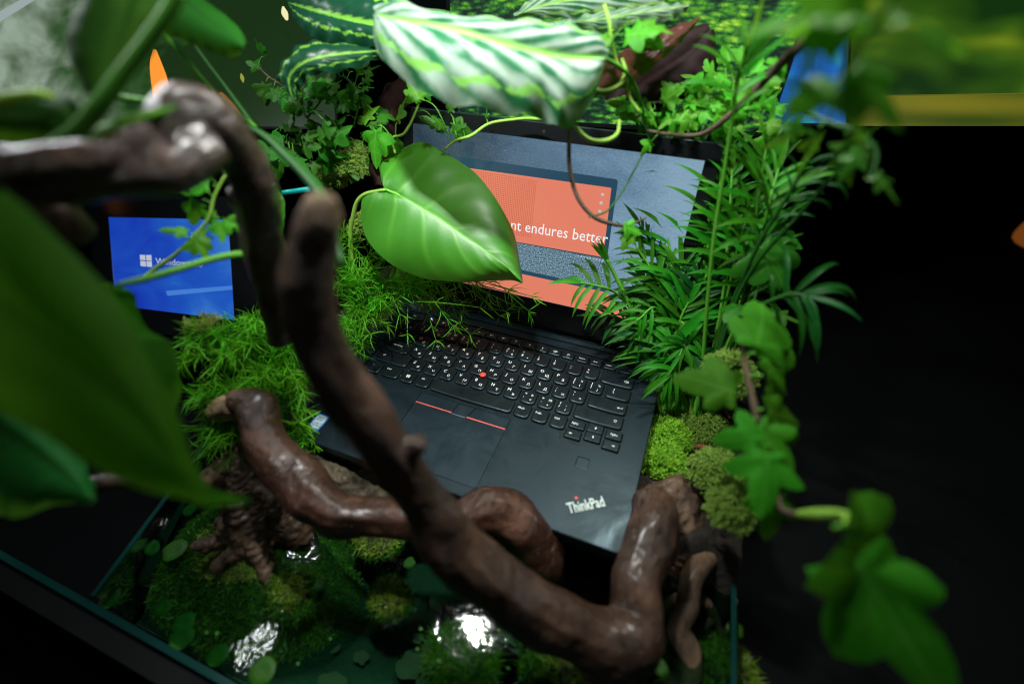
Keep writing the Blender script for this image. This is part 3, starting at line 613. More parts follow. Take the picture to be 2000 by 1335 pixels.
# logo on the palm rest
lr = radians(33.5)
mb = MB(); s_ = 'ThinkPad'; V, Fc = glyph(s_, .014); w0 = V[:, 0].max(); text(mb, s_, 118.5, -148, 13.6, .14, .014, 32.5 / (w0 * 13.6), lr)
mb.build('logo', 'chrome', LT, False)
mb = MB(); c_ = np.array([118.5, -148]) + np.array([cos(lr), sin(lr)]) * 10.4 + np.array([-sin(lr), cos(lr)]) * 12.4
poly(mb, [(cos(a), sin(a)) for a in np.linspace(0, 2 * pi, 14, False)], c_[0], c_[1], 1.35, .2); mb.build('logo_dot', 'red', LT, False)
# processor sticker
sb = [(-149.6, -154), (-135.6, -154), (-135.6, -134.8), (-149.6, -134.8)]
V, Fc = polybox(sb, 0, .12, .02); stk = mesh('sticker', V, Fc, simple('sticker_blue', (.03, .16, .55), .3), LT, smooth=False)
V, Fc = polybox([(-148.2, -152), (-137, -152), (-137, -136.2), (-148.2, -136.2)], .1, .2, .02); mesh('sticker_panel', V, Fc, simple('sticker_silver', (.42, .52, .58), .3), stk, smooth=False)
mb = MB()
line(mb, [(4.0 * cos(a), 2.2 * sin(a)) for a in np.linspace(.5, 6.0, 20)], -142.6, -140.6, 1, .24, .35)
text(mb, 'intel', -145.6, -141.6, 3.0, .24, .02); text(mb, 'CORE i5', -147.2, -146.6, 2.7, .24, .015); text(mb, '8th Gen', -145.6, -149.6, 1.7, .24, .01)
mb.build('sticker_print', simple('print_blue', (.02, .12, .4), .4), stk, False)
# lid ------------------------------------------------------------
LA = radians(14); YS = np.array([0, sin(LA), cos(LA)]); ZN = np.array([0, -cos(LA), sin(LA)]); L0 = np.array([0, 70, 0.]); S0 = 37.5
def lid(x, s, n=0.): return L0 + np.array([x, 0, 0]) + YS * (s + S0) + ZN * n
def lidmesh(name, V2, Fc, m, parent=None, n=0, uv=None): return mesh(name, [lid(x, s, n) for x, s in V2], Fc, m, parent or LT, uv, False)
o = poly_round(-168, 168, -33, 190, 4, 2, 4); nl = len(o)
V = [lid(x, s, .6) for x, s in inset(o, .8)] + [lid(x, s, 0) for x, s in o] + [lid(x, s, -6) for x, s in o]; Fc = [(i, (i + 1) % nl, nl + (i + 1) % nl, nl + i)[::-1] for i in range(nl)] + [(nl + i, nl + (i + 1) % nl, 2 * nl + (i + 1) % nl, 2 * nl + i)[::-1] for i in range(nl)] + [tuple(2 * nl + i for i in range(nl))]
mesh('lid_cover', V, Fc, 'deck', LT, None, False)
inner = [(-154.7, 0), (154.7, 0), (154.7, 174), (-154.7, 174)]
V, Fc = plane_with_holes(inset(o, .8), [inner], .6, [-.6]); mesh('bezel', [lid(x, s, z) for x, s, z in V], Fc, 'bezel', LT, None, False)
V = [lid(x, s, .9) for x, s in [(cos(a) * 1.6 - 2.9, sin(a) * 1.6 + 182) for a in np.linspace(0, 2 * pi, 14, False)]]; mesh('webcam', V, [tuple(range(14))], 'gap', LT, None, False)
# wall picture on the display
def wallpaper(nt):
    uv = N(nt, 'ShaderNodeUVMap').outputs[0]; sp = N(nt, 'ShaderNodeSeparateXYZ'); lk(nt, uv, sp.inputs[0])
    a = noise(nt, 3, 4, .6, uv); g = noise(nt, 110, 5, .9, uv)
    f = math_(nt, 'ADD', math_(nt, 'MULTIPLY', sp.outputs[0], .55), math_(nt, 'ADD', math_(nt, 'MULTIPLY', a, .45), math_(nt, 'MULTIPLY', g, .5)))
    c = ramp(nt, f, [(.38, (.012, .026, .042)), (.6, (.045, .085, .125)), (.82, (.12, .22, .33)), (1.05, (.26, .42, .56))])
    sp_ = ramp(nt, g, [(.60, (0, 0, 0)), (.74, (.16, .20, .22))]); return mixc(nt, 1.0, c, sp_, 'ADD')
emat('wallpaper', wallpaper, .85, .12)
D = mesh('display', [lid(x, s, -.5) for x, s in inner], [(0, 1, 2, 3)], 'wallpaper', LT, [(0, 0), (1, 0), (1, 1), (0, 1)], False)
def flat(name, col, es, rough=.12):
    m = simple(name, (.01, .01, .01), rough, emis=col, es=es); MT[name] = m; return name
def dispshape(name, pts, n, m): lidmesh(name, pts, [tuple(range(len(pts)))], m, D, n)
dispshape('pictured_laptop_lid', [(-153, 144), (-151, 146), (77, 146.5), (79, 144.5), (83.5, 34), (-158, 34)][::-1], -.42, flat('pic_frame', (.022, .07, .12), .9))
emat('pic_shine', lambda nt: ramp(nt, noise(nt, 160, 4, .8, N(nt, 'ShaderNodeUVMap').outputs[0]), [(.42, (.03, .08, .12)), (.5, (.10, .2, .28)), (.62, (.45, .6, .68))]), .9, .12)
mesh('pictured_deck', [lid(x, s, -.38) for x, s in [(-158, 33), (90, 31), (82, 64), (-158, 62)]], [(0, 1, 2, 3)], 'pic_shine', D, [(0, 0), (1, 0), (1, .15), (0, .15)], False)
emat('orange', lambda nt: ramp(nt, noise(nt, 240, 2, .6, N(nt, 'ShaderNodeUVMap').outputs[0]), [(.2, (.82, .21, .125)), (.8, (.90, .28, .18))]), .88, .12)
mesh('orange_page', [lid(x, s, -.34) for x, s in [(-150, 135), (73.7, 137.7), (78, 65.5), (-152, 62)][::-1]], [(0, 1, 2, 3)], 'orange', D, [(0, 0), (1, 0), (1, 1), (0, 1)], False)
mesh('orange_page', [lid(x, s, -.34) for x, s in [(-150, 0.3), (121, .3), (112, 9), (88, 27), (-154, 29)]], [(0, 1, 2, 3, 4)], 'orange', D, [(0, 0), (1, 0), (.9, .3), (.8, 1), (0, 1)], False)
dispshape('dark_gap', [(-158, 28), (90, 27), (90, 31.5), (-158, 33.2)], -.3, 'pic_frame')
mb = MB(); V, Fc = glyph('nt endures better', .0); w0 = V[:, 0].max()
V = V * (110.5 / w0, 110.5 / w0 * 1.12); mb.add([lid(x - 31.0, 76.6 + y + (x) * .03, -.25) for x, y in V], Fc); mb.build('screen_text', flat('white_text', (.95, .97, 1), .95), D, False)
mb = MB()
for s_, q in ((130, 1.3), (121.5, 1.5), (113, 1.3)): mb.add([lid(x, y, -.25) for x, y in ((64.5, s_ - q), (67.5, s_ - q), (67.5, s_ + q), (64.5, s_ + q))], [(0, 1, 2, 3)])
for k in range(9): mb.add([lid(x, y, -.25) for x, y in ((50 + k * 3.4, 61), (51.6 + k * 3.4, 61), (51.6 + k * 3.4, 62.4), (50 + k * 3.4, 62.4))], [(0, 1, 2, 3)])
mb.build('screen_icons', flat('icon_tint', (.5, .62, .7), .9), D, False)
# dot pattern on the orange page
mb = MB()
for i in range(36):
    for j in range(30):
        x = -80 + i * 2.1 * (1 + 0); s_ = 72 + j * 2.1
        if x < 8 - j * .4 and x + .5 * j > -70: mb.add([lid(a, c, -.3) for a, c in ((x, s_), (x + .9, s_), (x + .9, s_ + .9), (x, s_ + .9))], [(0, 1, 2, 3)])
mb.build('dot_pattern', flat('dot_red', (.55, .09, .04), .88), D, False)
# bits of dirt on the keys
cr = MB()
for k in range(46):
    x, y = rng.uniform(-145, -20), rng.uniform(-60, 46); V, Fc = ball(np.array((x, y, 1.0)), rng.uniform(.3, .9), .6, 1); cr.add(V, Fc)
c_ = cr.build('soil_crumbs', simple('crumb', (.16, .09, .03), .8)); c_['kind'] = 'stuff'; c_['label'] = 'brown soil crumbs scattered over the left side of the keyboard'; c_['category'] = 'soil'

# ================================================================== PLANTS
XI, YI, ZI = Rm[0], Rm[1], Rm[2]            # picture right, picture down, away from the camera, as world directions
def idir(a, dz=0.0):                        # a direction by its angle in the picture (0 = right, 90 = down)
    d = XI * cos(radians(a)) + YI * sin(radians(a)) + ZI * dz; return d / np.linalg.norm(d)
def ivymesh(lobes, name='leaf', notch=.12, notchf=.62):
    # lobes: (angle from the tip direction, length); outline about the base point
    ang = []; pts = []
    k = len(lobes)
    for i, (a, l) in enumerate(lobes):
        pts.append((a, l, 1))
        if i < k - 1:
            b_ = (a + lobes[i + 1][0]) / 2; pts.append((b_, min(l, lobes[i + 1][1]) * notchf, 0))
    out = [(0, -0.02)]
    C_ = (0, .22)
    full = []
    for i, (a, l, tipf) in enumerate(pts):
        full.append((a, l))
        if i < len(pts) - 1:
            a2, l2, t2 = pts[i + 1]
            for q in (.3, .6): full.append((a + (a2 - a) * q, (l * (1 - q) + l2 * q) * (1.04 if True else 1)))
    V = [(0, .22, 0)]; U = [(.5, .3)]
    for a, l in full:
        x = sin(radians(a)) * l; y = .22 + cos(radians(a)) * l
        z = -.10 * abs(x) + .05 * sin(a * .09) - .16 * l * l
        V.append((x, y, z)); U.append((.5 + x * .8, min(1, max(0, y))))
    V.append((0, notch, 0)); U.append((.5, 0))
    n = len(V); Fc = [(0, i + 1, i) for i in range(1, n - 1)] + [(0, 1, n - 1)]
    # one ring between centre and rim for a softly cupped blade
    ring = [((V[i][0]) * .5, .22 + (V[i][1] - .22) * .5, V[i][2] * .25 + .035) for i in range(1, n)]
    W = V + ring; UU = U + [(.5 + p[0] * .8, min(1, max(0, p[1]))) for p in ring]; r0 = n; m_ = n - 1; Fc = []
    for i in range(m_):
        j = (i + 1) % m_
        Fc.append((0, r0 + j, r0 + i)); Fc.append((r0 + i, r0 + j, 1 + j, 1 + i))
    me = bpy.data.meshes.new(name); me.from_pydata(W, [], Fc); l = me.uv_layers.new(name='UVMap')
    li = np.zeros(len(me.loops), int); me.loops.foreach_get('vertex_index', li); l.data.foreach_set('uv', np.array(UU)[li].ravel())
    me.polygons.foreach_set('use_smooth', [True] * len(me.polygons)); return me
IVY = [ivymesh([(-135, .28), (-68, .55), (0, .78), (68, .55), (135, .28)]), ivymesh([(-140, .3), (-80, .62), (-38, .66), (0, .9), (36, .6), (84, .66), (140, .3)], notchf=.8), ivymesh([(-125, .32), (-58, .52), (-6, .98), (48, .72), (112, .4)], notchf=.8), ivymesh([(-130, .30), (-55, .38), (0, .8), (50, .42), (125, .32)])]
ivc = {}
def ivyleaf(parent, pos, dirv, nrm, size, m='ivy', kind=0):
    k = (kind, m)
    if k not in ivc:
        me = IVY[kind].copy(); me.materials.append(MT[m]); ivc[k] = me
    o = bpy.data.objects.new('leaf', ivc[k]); COL.objects.link(o); o.parent = parent
    y = np.array(dirv) / np.linalg.norm(dirv); x = np.cross(y, nrm); x /= np.linalg.norm(x); z = np.cross(x, y)
    Mx = Matrix(((x[0], y[0], z[0]), (x[1], y[1], z[1]), (x[2], y[2], z[2])))
    o.rotation_euler = Mx.to_euler(); o.location = Vector(pos) * S - parent.location; s = size * S; o.scale = (s * rng.uniform(.85, 1.1), s, s); return o
def vine(label, path, leaves, m='ivy', sm='bark', n=40, sides=6, auto=0, asz=(20, 40), name='ivy_vine', spread=25, group=None, kinds=(0, 1, 2, 3), petm='stem', fold=.5):
    C_ = [P(*q[:3]) for q in path]; t = thing(name, label, 'vine' if name == 'ivy_vine' else 'plant', C_[0], group)
    V, Fc = pxtube(path, n, sides); mesh('stem', V, Fc, sm, t)
    cp = crv(path, 60); cw = np.array([P(*q[:3]) for q in cp])
    L = list(leaves)
    for k in range(auto):
        q = cp[rng.integers(2, 60)]; a = rng.uniform(0, 360); r = rng.uniform(.4, 1) * spread
        L.append((q[0] + r * cos(radians(a)), q[1] + r * sin(radians(a)), q[2] + rng.uniform(-15, 12), rng.uniform(*asz), a + rng.uniform(-40, 40)))
    for (u, v, d, s, a) in L:
        b_ = P(u, v, d); i = np.argmin(np.linalg.norm(cw - b_, axis=1) + .001 * np.arange(60)); q0 = cw[i]
        if np.linalg.norm(q0 - b_) > 1.0:
            mid = (q0 + b_) / 2 + np.array([0, 0, 1]) * np.linalg.norm(q0 - b_) * .25
            V, Fc = tube(crv([q0, mid, b_], 7), max(.35, s * d / F * .018), 5); mesh('petiole', V, Fc, petm, t)
        nr = -ZI + XI * rng.normal(0, fold) + YI * rng.normal(-.25, fold)
        ivyleaf(t, b_, idir(a, rng.normal(0, .3)), nr, s * d / F, m, int(rng.choice(kinds)))
    return t

# ---- philodendron heart leaf hanging before the screen
T = thing('heart_leaf_plant', 'big glossy heart shaped green leaf hanging in front of the laptop screen', 'leaf', P(690, 440, 505))
seq = [((752, 370), (745, 347), (731, 376)), ((765, 375), (742, 322), (712, 385)), ((785, 384), (762, 303), (705, 410)), ((810, 398), (792, 286), (707, 445)), ((835, 413), (823, 279), (721, 474)), ((860, 428), (853, 289), (748, 503)), ((885, 446), (888, 308), (780, 525)), ((910, 464), (926, 335), (829, 543)), ((935, 480), (960, 377), (878, 549)), ((958, 497), (988, 422), (926, 551)), ((981, 513), (1005, 458), (972, 548)), ((1001, 530), (1014, 503), (1002, 547)), ((1021, 553), (1021.5, 552), (1020.5, 553.5))]
S_ = [((*l, 478 - 12 * i / 12 + 14), (*mm, 470 - 14 * i / 12 + (3 if i < 2 else 0)), (*r, 470 - 14 * i / 12 + 16)) for i, (mm, l, r) in enumerate(seq)]
leaf('leaf_blade', S_, 'heart', T, n=80, cols=20, bulge=6, wave=2.6, wn=3)
V, Fc = pxtube([(752, 371, 469, 3.2), (735, 374, 473, 3.6), (712, 380, 480, 4), (697, 395, 486, 4), (689, 425, 495, 4), (684, 460, 505, 4), (690, 540, 525, 4)], 24); mesh('petiole', V, Fc, 'stempale', T)
V, Fc = pxtube([(752, 370, 470, 2.4), (785, 384, 469.5, 3.0), (835, 413, 468, 2.6), (910, 464, 465, 2), (981, 513, 459, 1.2), (1015, 547, 457, .5)], 24); mesh('midrib', V, Fc, simple('leaf_midrib', (.13, .40, .04), .45), T)

# ---- prayer plant (calathea) leaves
CG = 'striped leaves hanging over the laptop lid'
def callf(label, seq, d, m='cal', curl=6, bulge=5, wave=2.5, stem=None, n=60, g=CG, wn=7):
    t = thing('calathea_leaf', label, 'leaf', P(*seq[-1][0], d if np.isscalar(d) else d[-1]), g)
    leaf('leaf_blade', st(seq, d, curl), m, t, n=n, cols=16, bulge=bulge, wave=wave, wn=wn)
    if stem: V, Fc = pxtube(stem, 20); mesh('petiole', V, Fc, 'stem', t)
    return t
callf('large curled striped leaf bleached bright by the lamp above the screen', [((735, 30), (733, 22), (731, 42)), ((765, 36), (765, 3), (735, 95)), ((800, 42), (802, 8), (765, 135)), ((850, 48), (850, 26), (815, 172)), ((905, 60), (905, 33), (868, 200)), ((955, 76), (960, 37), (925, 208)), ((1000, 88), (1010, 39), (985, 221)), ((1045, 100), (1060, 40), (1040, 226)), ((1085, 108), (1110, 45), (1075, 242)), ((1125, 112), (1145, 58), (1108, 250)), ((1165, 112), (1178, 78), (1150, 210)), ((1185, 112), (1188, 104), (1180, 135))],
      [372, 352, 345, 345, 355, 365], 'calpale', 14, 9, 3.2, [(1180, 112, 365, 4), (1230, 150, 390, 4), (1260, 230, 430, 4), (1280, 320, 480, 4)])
callf('dark striped leaf at the top left, upper one, cut by the photo edge', [((563, 6), (562, 2), (565, 12)), ((590, 15), (600, -20), (575, 38)), ((630, 26), (650, -25), (603, 68)), ((670, 36), (700, -22), (645, 84)), ((715, 46), (750, -15), (700, 92)), ((770, 55), (790, 10), (760, 96))], [455, 430, 420, 420], 'cal', 8, 8, 3)
callf('dark striped leaf with a drooping pointed tip, below the upper dark one', [((579, 205), (577, 202), (580, 205)), ((568, 180), (555, 172), (583, 185)), ((566, 150), (541, 148), (588, 168)), ((590, 125), (562, 110), (606, 147)), ((630, 112), (598, 82), (650, 142)), ((680, 105), (650, 84), (700, 130)), ((740, 100), (725, 92), (745, 112))], [425, 418, 410, 415, 430], 'cal', 7, 6, 2.5, [(735, 101, 430, 4), (790, 120, 450, 4), (840, 170, 480, 4)])
callf('long olive striped leaf at the top edge right of the large pale leaf', [((1004, 32), (1003, 30), (1005, 33)), ((1060, 12), (1040, -5), (1080, 35)), ((1130, -2), (1110, -40), (1150, 38)), ((1210, -12), (1190, -50), (1225, 30)), ((1290, -20), (1280, -50), (1300, 18))], 430, 'calpale', 6, 5, 2)
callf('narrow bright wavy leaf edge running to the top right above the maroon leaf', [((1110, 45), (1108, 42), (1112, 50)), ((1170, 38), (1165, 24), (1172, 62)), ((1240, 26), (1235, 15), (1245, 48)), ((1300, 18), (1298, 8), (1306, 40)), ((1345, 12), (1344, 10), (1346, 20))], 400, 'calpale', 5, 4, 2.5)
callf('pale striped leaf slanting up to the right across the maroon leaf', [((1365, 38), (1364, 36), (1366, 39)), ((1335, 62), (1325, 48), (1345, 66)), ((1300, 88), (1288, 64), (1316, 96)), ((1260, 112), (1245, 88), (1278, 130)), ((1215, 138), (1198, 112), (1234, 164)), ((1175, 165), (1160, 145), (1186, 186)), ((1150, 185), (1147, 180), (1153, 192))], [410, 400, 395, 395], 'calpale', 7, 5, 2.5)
def maroon(label, seq, d): t = thing('maroon_leaf', label, 'leaf', P(*seq[-1][0], d)); leaf('leaf_blade', st(seq, d, 12), 'maroon', t, n=40, cols=12, bulge=8, wave=2.5)
maroon('dark maroon leaf underside behind the pale slanting leaf at the top right', [((1385, 60), (1375, 50), (1395, 68)), ((1350, 100), (1305, 55), (1400, 125)), ((1310, 130), (1245, 80), (1392, 170)), ((1270, 155), (1205, 115), (1350, 190)), ((1235, 180), (1180, 165), (1300, 215)), ((1205, 200), (1185, 200), (1240, 228))], 440)
maroon('dark maroon leaf hanging behind the left edge of the laptop lid', [((800, 160), (785, 150), (818, 178)), ((775, 185), (752, 170), (795, 210)), ((755, 225), (733, 215), (776, 250)), ((742, 275), (721, 275), (765, 295)), ((738, 325), (717, 328), (760, 345)), ((745, 362), (733, 364), (754, 368))], 500)

# ---- big blurred leaves in the left foreground
def big(label, seq, d, m, curl=8, bulge=6, wave=.4, stem=None, sm='stem', nm='philodendron_leaf'):
    t = thing(nm, label, 'leaf', P(*seq[-1][0], d if np.isscalar(d) else d[-1])); leaf('leaf_blade', st(seq, d, curl), m, t, n=50, cols=14, bulge=bulge, wave=wave)
    if stem: V, Fc = pxtube(stem, 24, 10); mesh('petiole', V, Fc, sm, t)
    return t
big('huge out of focus green leaf in the left foreground, pointing down right', [((488, 975), (487, 973), (487, 978)), ((450, 975), (450, 966), (448, 985)), ((412, 965), (410, 950), (400, 985)), ((375, 925), (378, 895), (345, 970)), ((325, 865), (345, 805), (270, 952)), ((255, 790), (300, 715), (170, 905)), ((170, 710), (245, 610), (70, 840)), ((80, 630), (165, 515), (-40, 780)), ((0, 560), (90, 440), (-120, 720)), ((-80, 490), (10, 370), (-200, 640))], [215, 205, 195, 190, 190], 'fg', 8, 7, .5)
big('broad green leaf with a pale lit shoulder beside the blue screen, behind the huge one', [((222, 556), (215, 553), (228, 556)), ((215, 580), (190, 560), (262, 575)), ((205, 620), (150, 600), (285, 640)), ((210, 670), (120, 660), (332, 668)), ((215, 730), (120, 730), (352, 735)), ((230, 790), (140, 800), (345, 800)), ((250, 840), (200, 850), (325, 850)), ((260, 880), (255, 880), (270, 880))], 300, 'fg', 14, 9, 1, [(230, 556, 300, 5), (280, 545, 312, 7), (350, 525, 330, 7), (430, 502, 350, 7), (490, 496, 365, 8), (545, 500, 385, 7)], 'stem')
big('bluish green leaf at the lower left corner under the huge leaf', [((190, 975), (190, 965), (185, 985)), ((140, 935), (165, 905), (110, 985)), ((80, 885), (110, 850), (40, 1010)), ((20, 845), (50, 800), (-20, 1000)), ((-60, 790), (-30, 740), (-110, 950))], 265, 'fgblue', 8, 7, 1)
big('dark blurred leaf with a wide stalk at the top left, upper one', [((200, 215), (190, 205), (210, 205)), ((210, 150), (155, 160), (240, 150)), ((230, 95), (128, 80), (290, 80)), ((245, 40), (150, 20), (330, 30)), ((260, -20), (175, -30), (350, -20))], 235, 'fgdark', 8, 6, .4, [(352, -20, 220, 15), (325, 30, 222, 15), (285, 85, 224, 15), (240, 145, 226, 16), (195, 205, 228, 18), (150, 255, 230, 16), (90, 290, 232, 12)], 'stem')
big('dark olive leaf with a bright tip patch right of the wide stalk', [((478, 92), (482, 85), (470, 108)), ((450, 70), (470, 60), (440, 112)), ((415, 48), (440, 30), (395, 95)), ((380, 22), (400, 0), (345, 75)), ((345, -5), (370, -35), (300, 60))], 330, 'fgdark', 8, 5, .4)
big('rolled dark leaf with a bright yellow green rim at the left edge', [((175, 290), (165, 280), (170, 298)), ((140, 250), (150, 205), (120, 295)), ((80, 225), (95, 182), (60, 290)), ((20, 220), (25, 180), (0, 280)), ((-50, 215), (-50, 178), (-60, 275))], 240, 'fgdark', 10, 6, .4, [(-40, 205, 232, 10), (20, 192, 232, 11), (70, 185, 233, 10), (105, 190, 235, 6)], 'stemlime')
def stemt(label, pts, m, name='plant_stalk', n=30, cat='vine'): V, Fc = pxtube(pts, n, 10); return tag(mesh(name, V, Fc, m, None, None, True, P(*pts[0][:3])), label, cat)  # also draws the stalks of the upper left leaves, modelled loose
stemt('long thin green stalk slanting from the top left down behind the bent branch', [(298, 45, 330, 3.5), (345, 95, 345, 4), (400, 160, 360, 4), (450, 210, 380, 4.5), (500, 250, 395, 5)], 'stem')
stemt('second thin stalk beside the long slanting green one', [(360, 60, 380, 2), (410, 130, 390, 3), (455, 190, 400, 4), (500, 250, 400, 4)], 'stemdark')
stemt('thick dark green stalk curving down toward the pale branch tip', [(470, 240, 395, 5), (520, 268, 370, 8), (560, 305, 350, 10), (600, 345, 335, 12), (630, 385, 320, 12), (650, 440, 312, 10), (668, 520, 300, 8)], 'stemdark')
stemt('short green stalk crossing behind the orange glow', [(175, 180, 300, 4), (230, 190, 300, 6), (300, 200, 300, 5.5), (345, 215, 300, 5)], 'stem')
big('light green rolled blade leaf resting on the glossy bough', [((345, 208), (345, 206), (345, 210)), ((300, 225), (296, 214), (304, 236)), ((240, 245), (236, 228), (246, 262)), ((190, 268), (185, 250), (202, 286)), ((150, 290), (146, 282), (154, 300))], 232, 'blade', 6, 4, .5, nm='blade_leaf')
big('single upright light green blade leaf right of the dark branch', [((540, 366), (538, 364), (542, 366)), ((546, 395), (535, 395), (555, 390)), ((548, 425), (538, 425), (556, 425)), ((548, 455), (541, 455), (553, 455)), ((548, 490), (546, 490), (550, 490))], 420, 'heart', 3, 2, .5, nm='blade_leaf')

# ---- ivy and other climbers
vine('ivy twig with five lobed leaves hanging in front of the blue screen', [(440, 342, 360, 2.5), (418, 385, 362, 3), (408, 425, 364, 3.5), (385, 455, 366, 3.5), (345, 495, 368, 3.5), (310, 520, 370, 4), (278, 543, 372, 3)],
     [(415, 362, 360, 62, 185), (395, 372, 362, 58, 195), (392, 392, 362, 50, 130), (408, 352, 365, 44, 170), (430, 428, 362, 44, 80), (430, 432, 362, 46, 20), (372, 455, 365, 52, 185), (375, 460, 360, 50, 60), (395, 445, 366, 36, 75), (405, 440, 368, 34, 300), (428, 330, 362, 48, 190)], 'ivy', 'stempale')
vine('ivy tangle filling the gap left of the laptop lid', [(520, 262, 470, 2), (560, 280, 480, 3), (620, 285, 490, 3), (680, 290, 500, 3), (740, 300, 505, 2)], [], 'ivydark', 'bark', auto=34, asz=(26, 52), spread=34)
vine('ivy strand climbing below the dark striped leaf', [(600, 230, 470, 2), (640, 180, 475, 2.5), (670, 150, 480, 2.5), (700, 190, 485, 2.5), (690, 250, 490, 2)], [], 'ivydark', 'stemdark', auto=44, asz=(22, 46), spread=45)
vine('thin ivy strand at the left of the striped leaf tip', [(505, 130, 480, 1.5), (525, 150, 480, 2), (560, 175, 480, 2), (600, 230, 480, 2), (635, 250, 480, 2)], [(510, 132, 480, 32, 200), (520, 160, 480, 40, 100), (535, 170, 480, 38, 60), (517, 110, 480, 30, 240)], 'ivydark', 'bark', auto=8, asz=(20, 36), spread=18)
vine('ivy sprig over the dark maroon leaf left of the screen', [(820, 180, 470, 2), (815, 210, 472, 2.2), (790, 260, 475, 2.4), (765, 270, 478, 2.4), (772, 300, 480, 2.5), (735, 245, 480, 1.5)][:5],
     [(735, 245, 475, 72, 100), (722, 240, 478, 55, 250), (775, 240, 478, 60, 300), (762, 262, 478, 50, 80), (822, 200, 468, 45, 240), (850, 235, 470, 26, 40)], 'ivy', 'stempale')
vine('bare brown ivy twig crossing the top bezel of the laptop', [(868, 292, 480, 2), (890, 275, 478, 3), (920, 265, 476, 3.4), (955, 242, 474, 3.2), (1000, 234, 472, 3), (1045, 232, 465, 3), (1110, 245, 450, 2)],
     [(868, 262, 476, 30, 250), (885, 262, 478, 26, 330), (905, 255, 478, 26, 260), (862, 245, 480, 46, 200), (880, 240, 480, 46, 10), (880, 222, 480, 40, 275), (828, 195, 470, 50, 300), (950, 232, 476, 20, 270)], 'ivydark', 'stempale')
vine('dark looping twig hanging down over the right of the orange page', [(1165, 65, 400, 4), (1130, 95, 400, 4), (1117, 125, 400, 6), (1120, 200, 402, 4.6), (1112, 270, 405, 4.4), (1113, 330, 408, 4.4), (1128, 385, 412, 4.4), (1158, 422, 416, 4.2), (1195, 437, 420, 4), (1225, 440, 425, 2.5), (1262, 425, 430, 2)],
     [(1214, 440, 422, 46, 20), (1238, 455, 425, 34, 130)], 'ivy', 'bark', name='climbing_twig', n=80)
vine('thin loop of tendril rising from the dark twig to the palm', [(1150, 424, 414, 1.8), (1185, 412, 420, 1.8), (1215, 375, 426, 2), (1240, 330, 430, 2), (1262, 290, 434, 2), (1285, 262, 436, 2)], [], 'ivy', 'stemdark', name='tendril')
vine('green curled tendril ring at the top bezel', [(1118, 210, 395, 4), (1124, 245, 395, 4), (1150, 272, 395, 4.5), (1182, 275, 395, 4.5), (1205, 262, 395, 4), (1210, 235, 396, 3)], [], 'ivy', 'stempale', name='tendril')
vine('thick climber stem slanting up to the top right corner of the tank', [(1262, 255, 430, 3), (1310, 262, 425, 4), (1370, 262, 415, 5), (1425, 225, 395, 6.5), (1480, 170, 375, 8), (1540, 110, 350, 10), (1600, 55, 325, 10), (1660, -10, 300, 9)],
     [(1240, 215, 425, 60, 200), (1262, 230, 425, 70, 220), (1250, 200, 420, 50, 160)], 'ivy', 'bark', auto=16, asz=(30, 55), spread=38)
vine('mass of small bright ivy leaves below the maroon leaf at the right', [(1225, 215, 440, 2.4), (1280, 200, 438, 2.4), (1330, 205, 436, 2.4), (1390, 190, 432, 2.4), (1440, 215, 428, 2.4), (1480, 240, 425, 2)], [], 'ivy', 'bark', auto=52, asz=(28, 55), spread=34)
vine('second row of bright ivy leaves above the lid corner at the right', [(1260, 185, 450, 2.4), (1330, 175, 445, 2.4), (1400, 165, 440, 2.4), (1450, 150, 430, 2)], [], 'ivy', 'bark', auto=26, asz=(26, 50), spread=32)
vine('small tangled climber over the large pale leaf end', [(1180, 10, 380, 4), (1190, 45, 380, 3.5), (1195, 85, 385, 3), (1205, 120, 390, 3), (1225, 150, 395, 3), (1230, 190, 400, 3), (1250, 220, 405, 3)],
     [(1200, 75, 380, 44, 190), (1215, 70, 380, 60, 10), (1235, 45, 385, 70, 20), (1180, 75, 378, 40, 140), (1260, 60, 388, 60, 30)], 'ivy', 'stempale')
vine('pale green curling tendrils around the twig knot at the top', [(1150, 170, 385, 3), (1180, 178, 386, 4), (1210, 165, 388, 4.5), (1222, 140, 390, 4), (1215, 115, 392, 3)], [], 'ivy', 'stempale', name='tendril')
vine('blurred ivy strand hanging at the right side over the dark glass', [(1448, 660, 330, 5), (1462, 740, 322, 6), (1480, 820, 315, 7), (1500, 880, 305, 7), (1515, 930, 298, 7), (1525, 990, 290, 7), (1560, 1004, 280, 8), (1600, 1004, 268, 12)],
     [(1490, 735, 315, 150, 335), (1475, 690, 318, 140, 300), (1490, 800, 310, 160, 15), (1495, 850, 305, 150, 50), (1505, 850, 305, 110, 175), (1500, 870, 300, 140, 108), (1515, 950, 295, 110, 100), (1450, 770, 325, 110, 200), (1470, 820, 310, 120, 60)], 'ivydeep', 'bark', kinds=(0, 2), fold=.25)
vine('largest ivy leaf, strongly blurred, hanging low at the right', [(1560, 1004, 280, 8), (1600, 1004, 262, 12), (1650, 1005, 245, 9), (1655, 1030, 235, 8)],
     [(1628, 1030, 230, 350, 36), (1650, 1060, 238, 250, 66)], 'ivydeep', 'stempale', kinds=(2,), fold=.15)
vine('dim ivy leaves behind the palm at the right', [(1480, 380, 420, 2), (1500, 450, 420, 2), (1490, 520, 420, 2), (1470, 600, 420, 2)], [(1480, 470, 415, 110, 60), (1500, 430, 420, 90, 30)], 'ivydark', 'stemdark', auto=8, asz=(50, 80), spread=40)

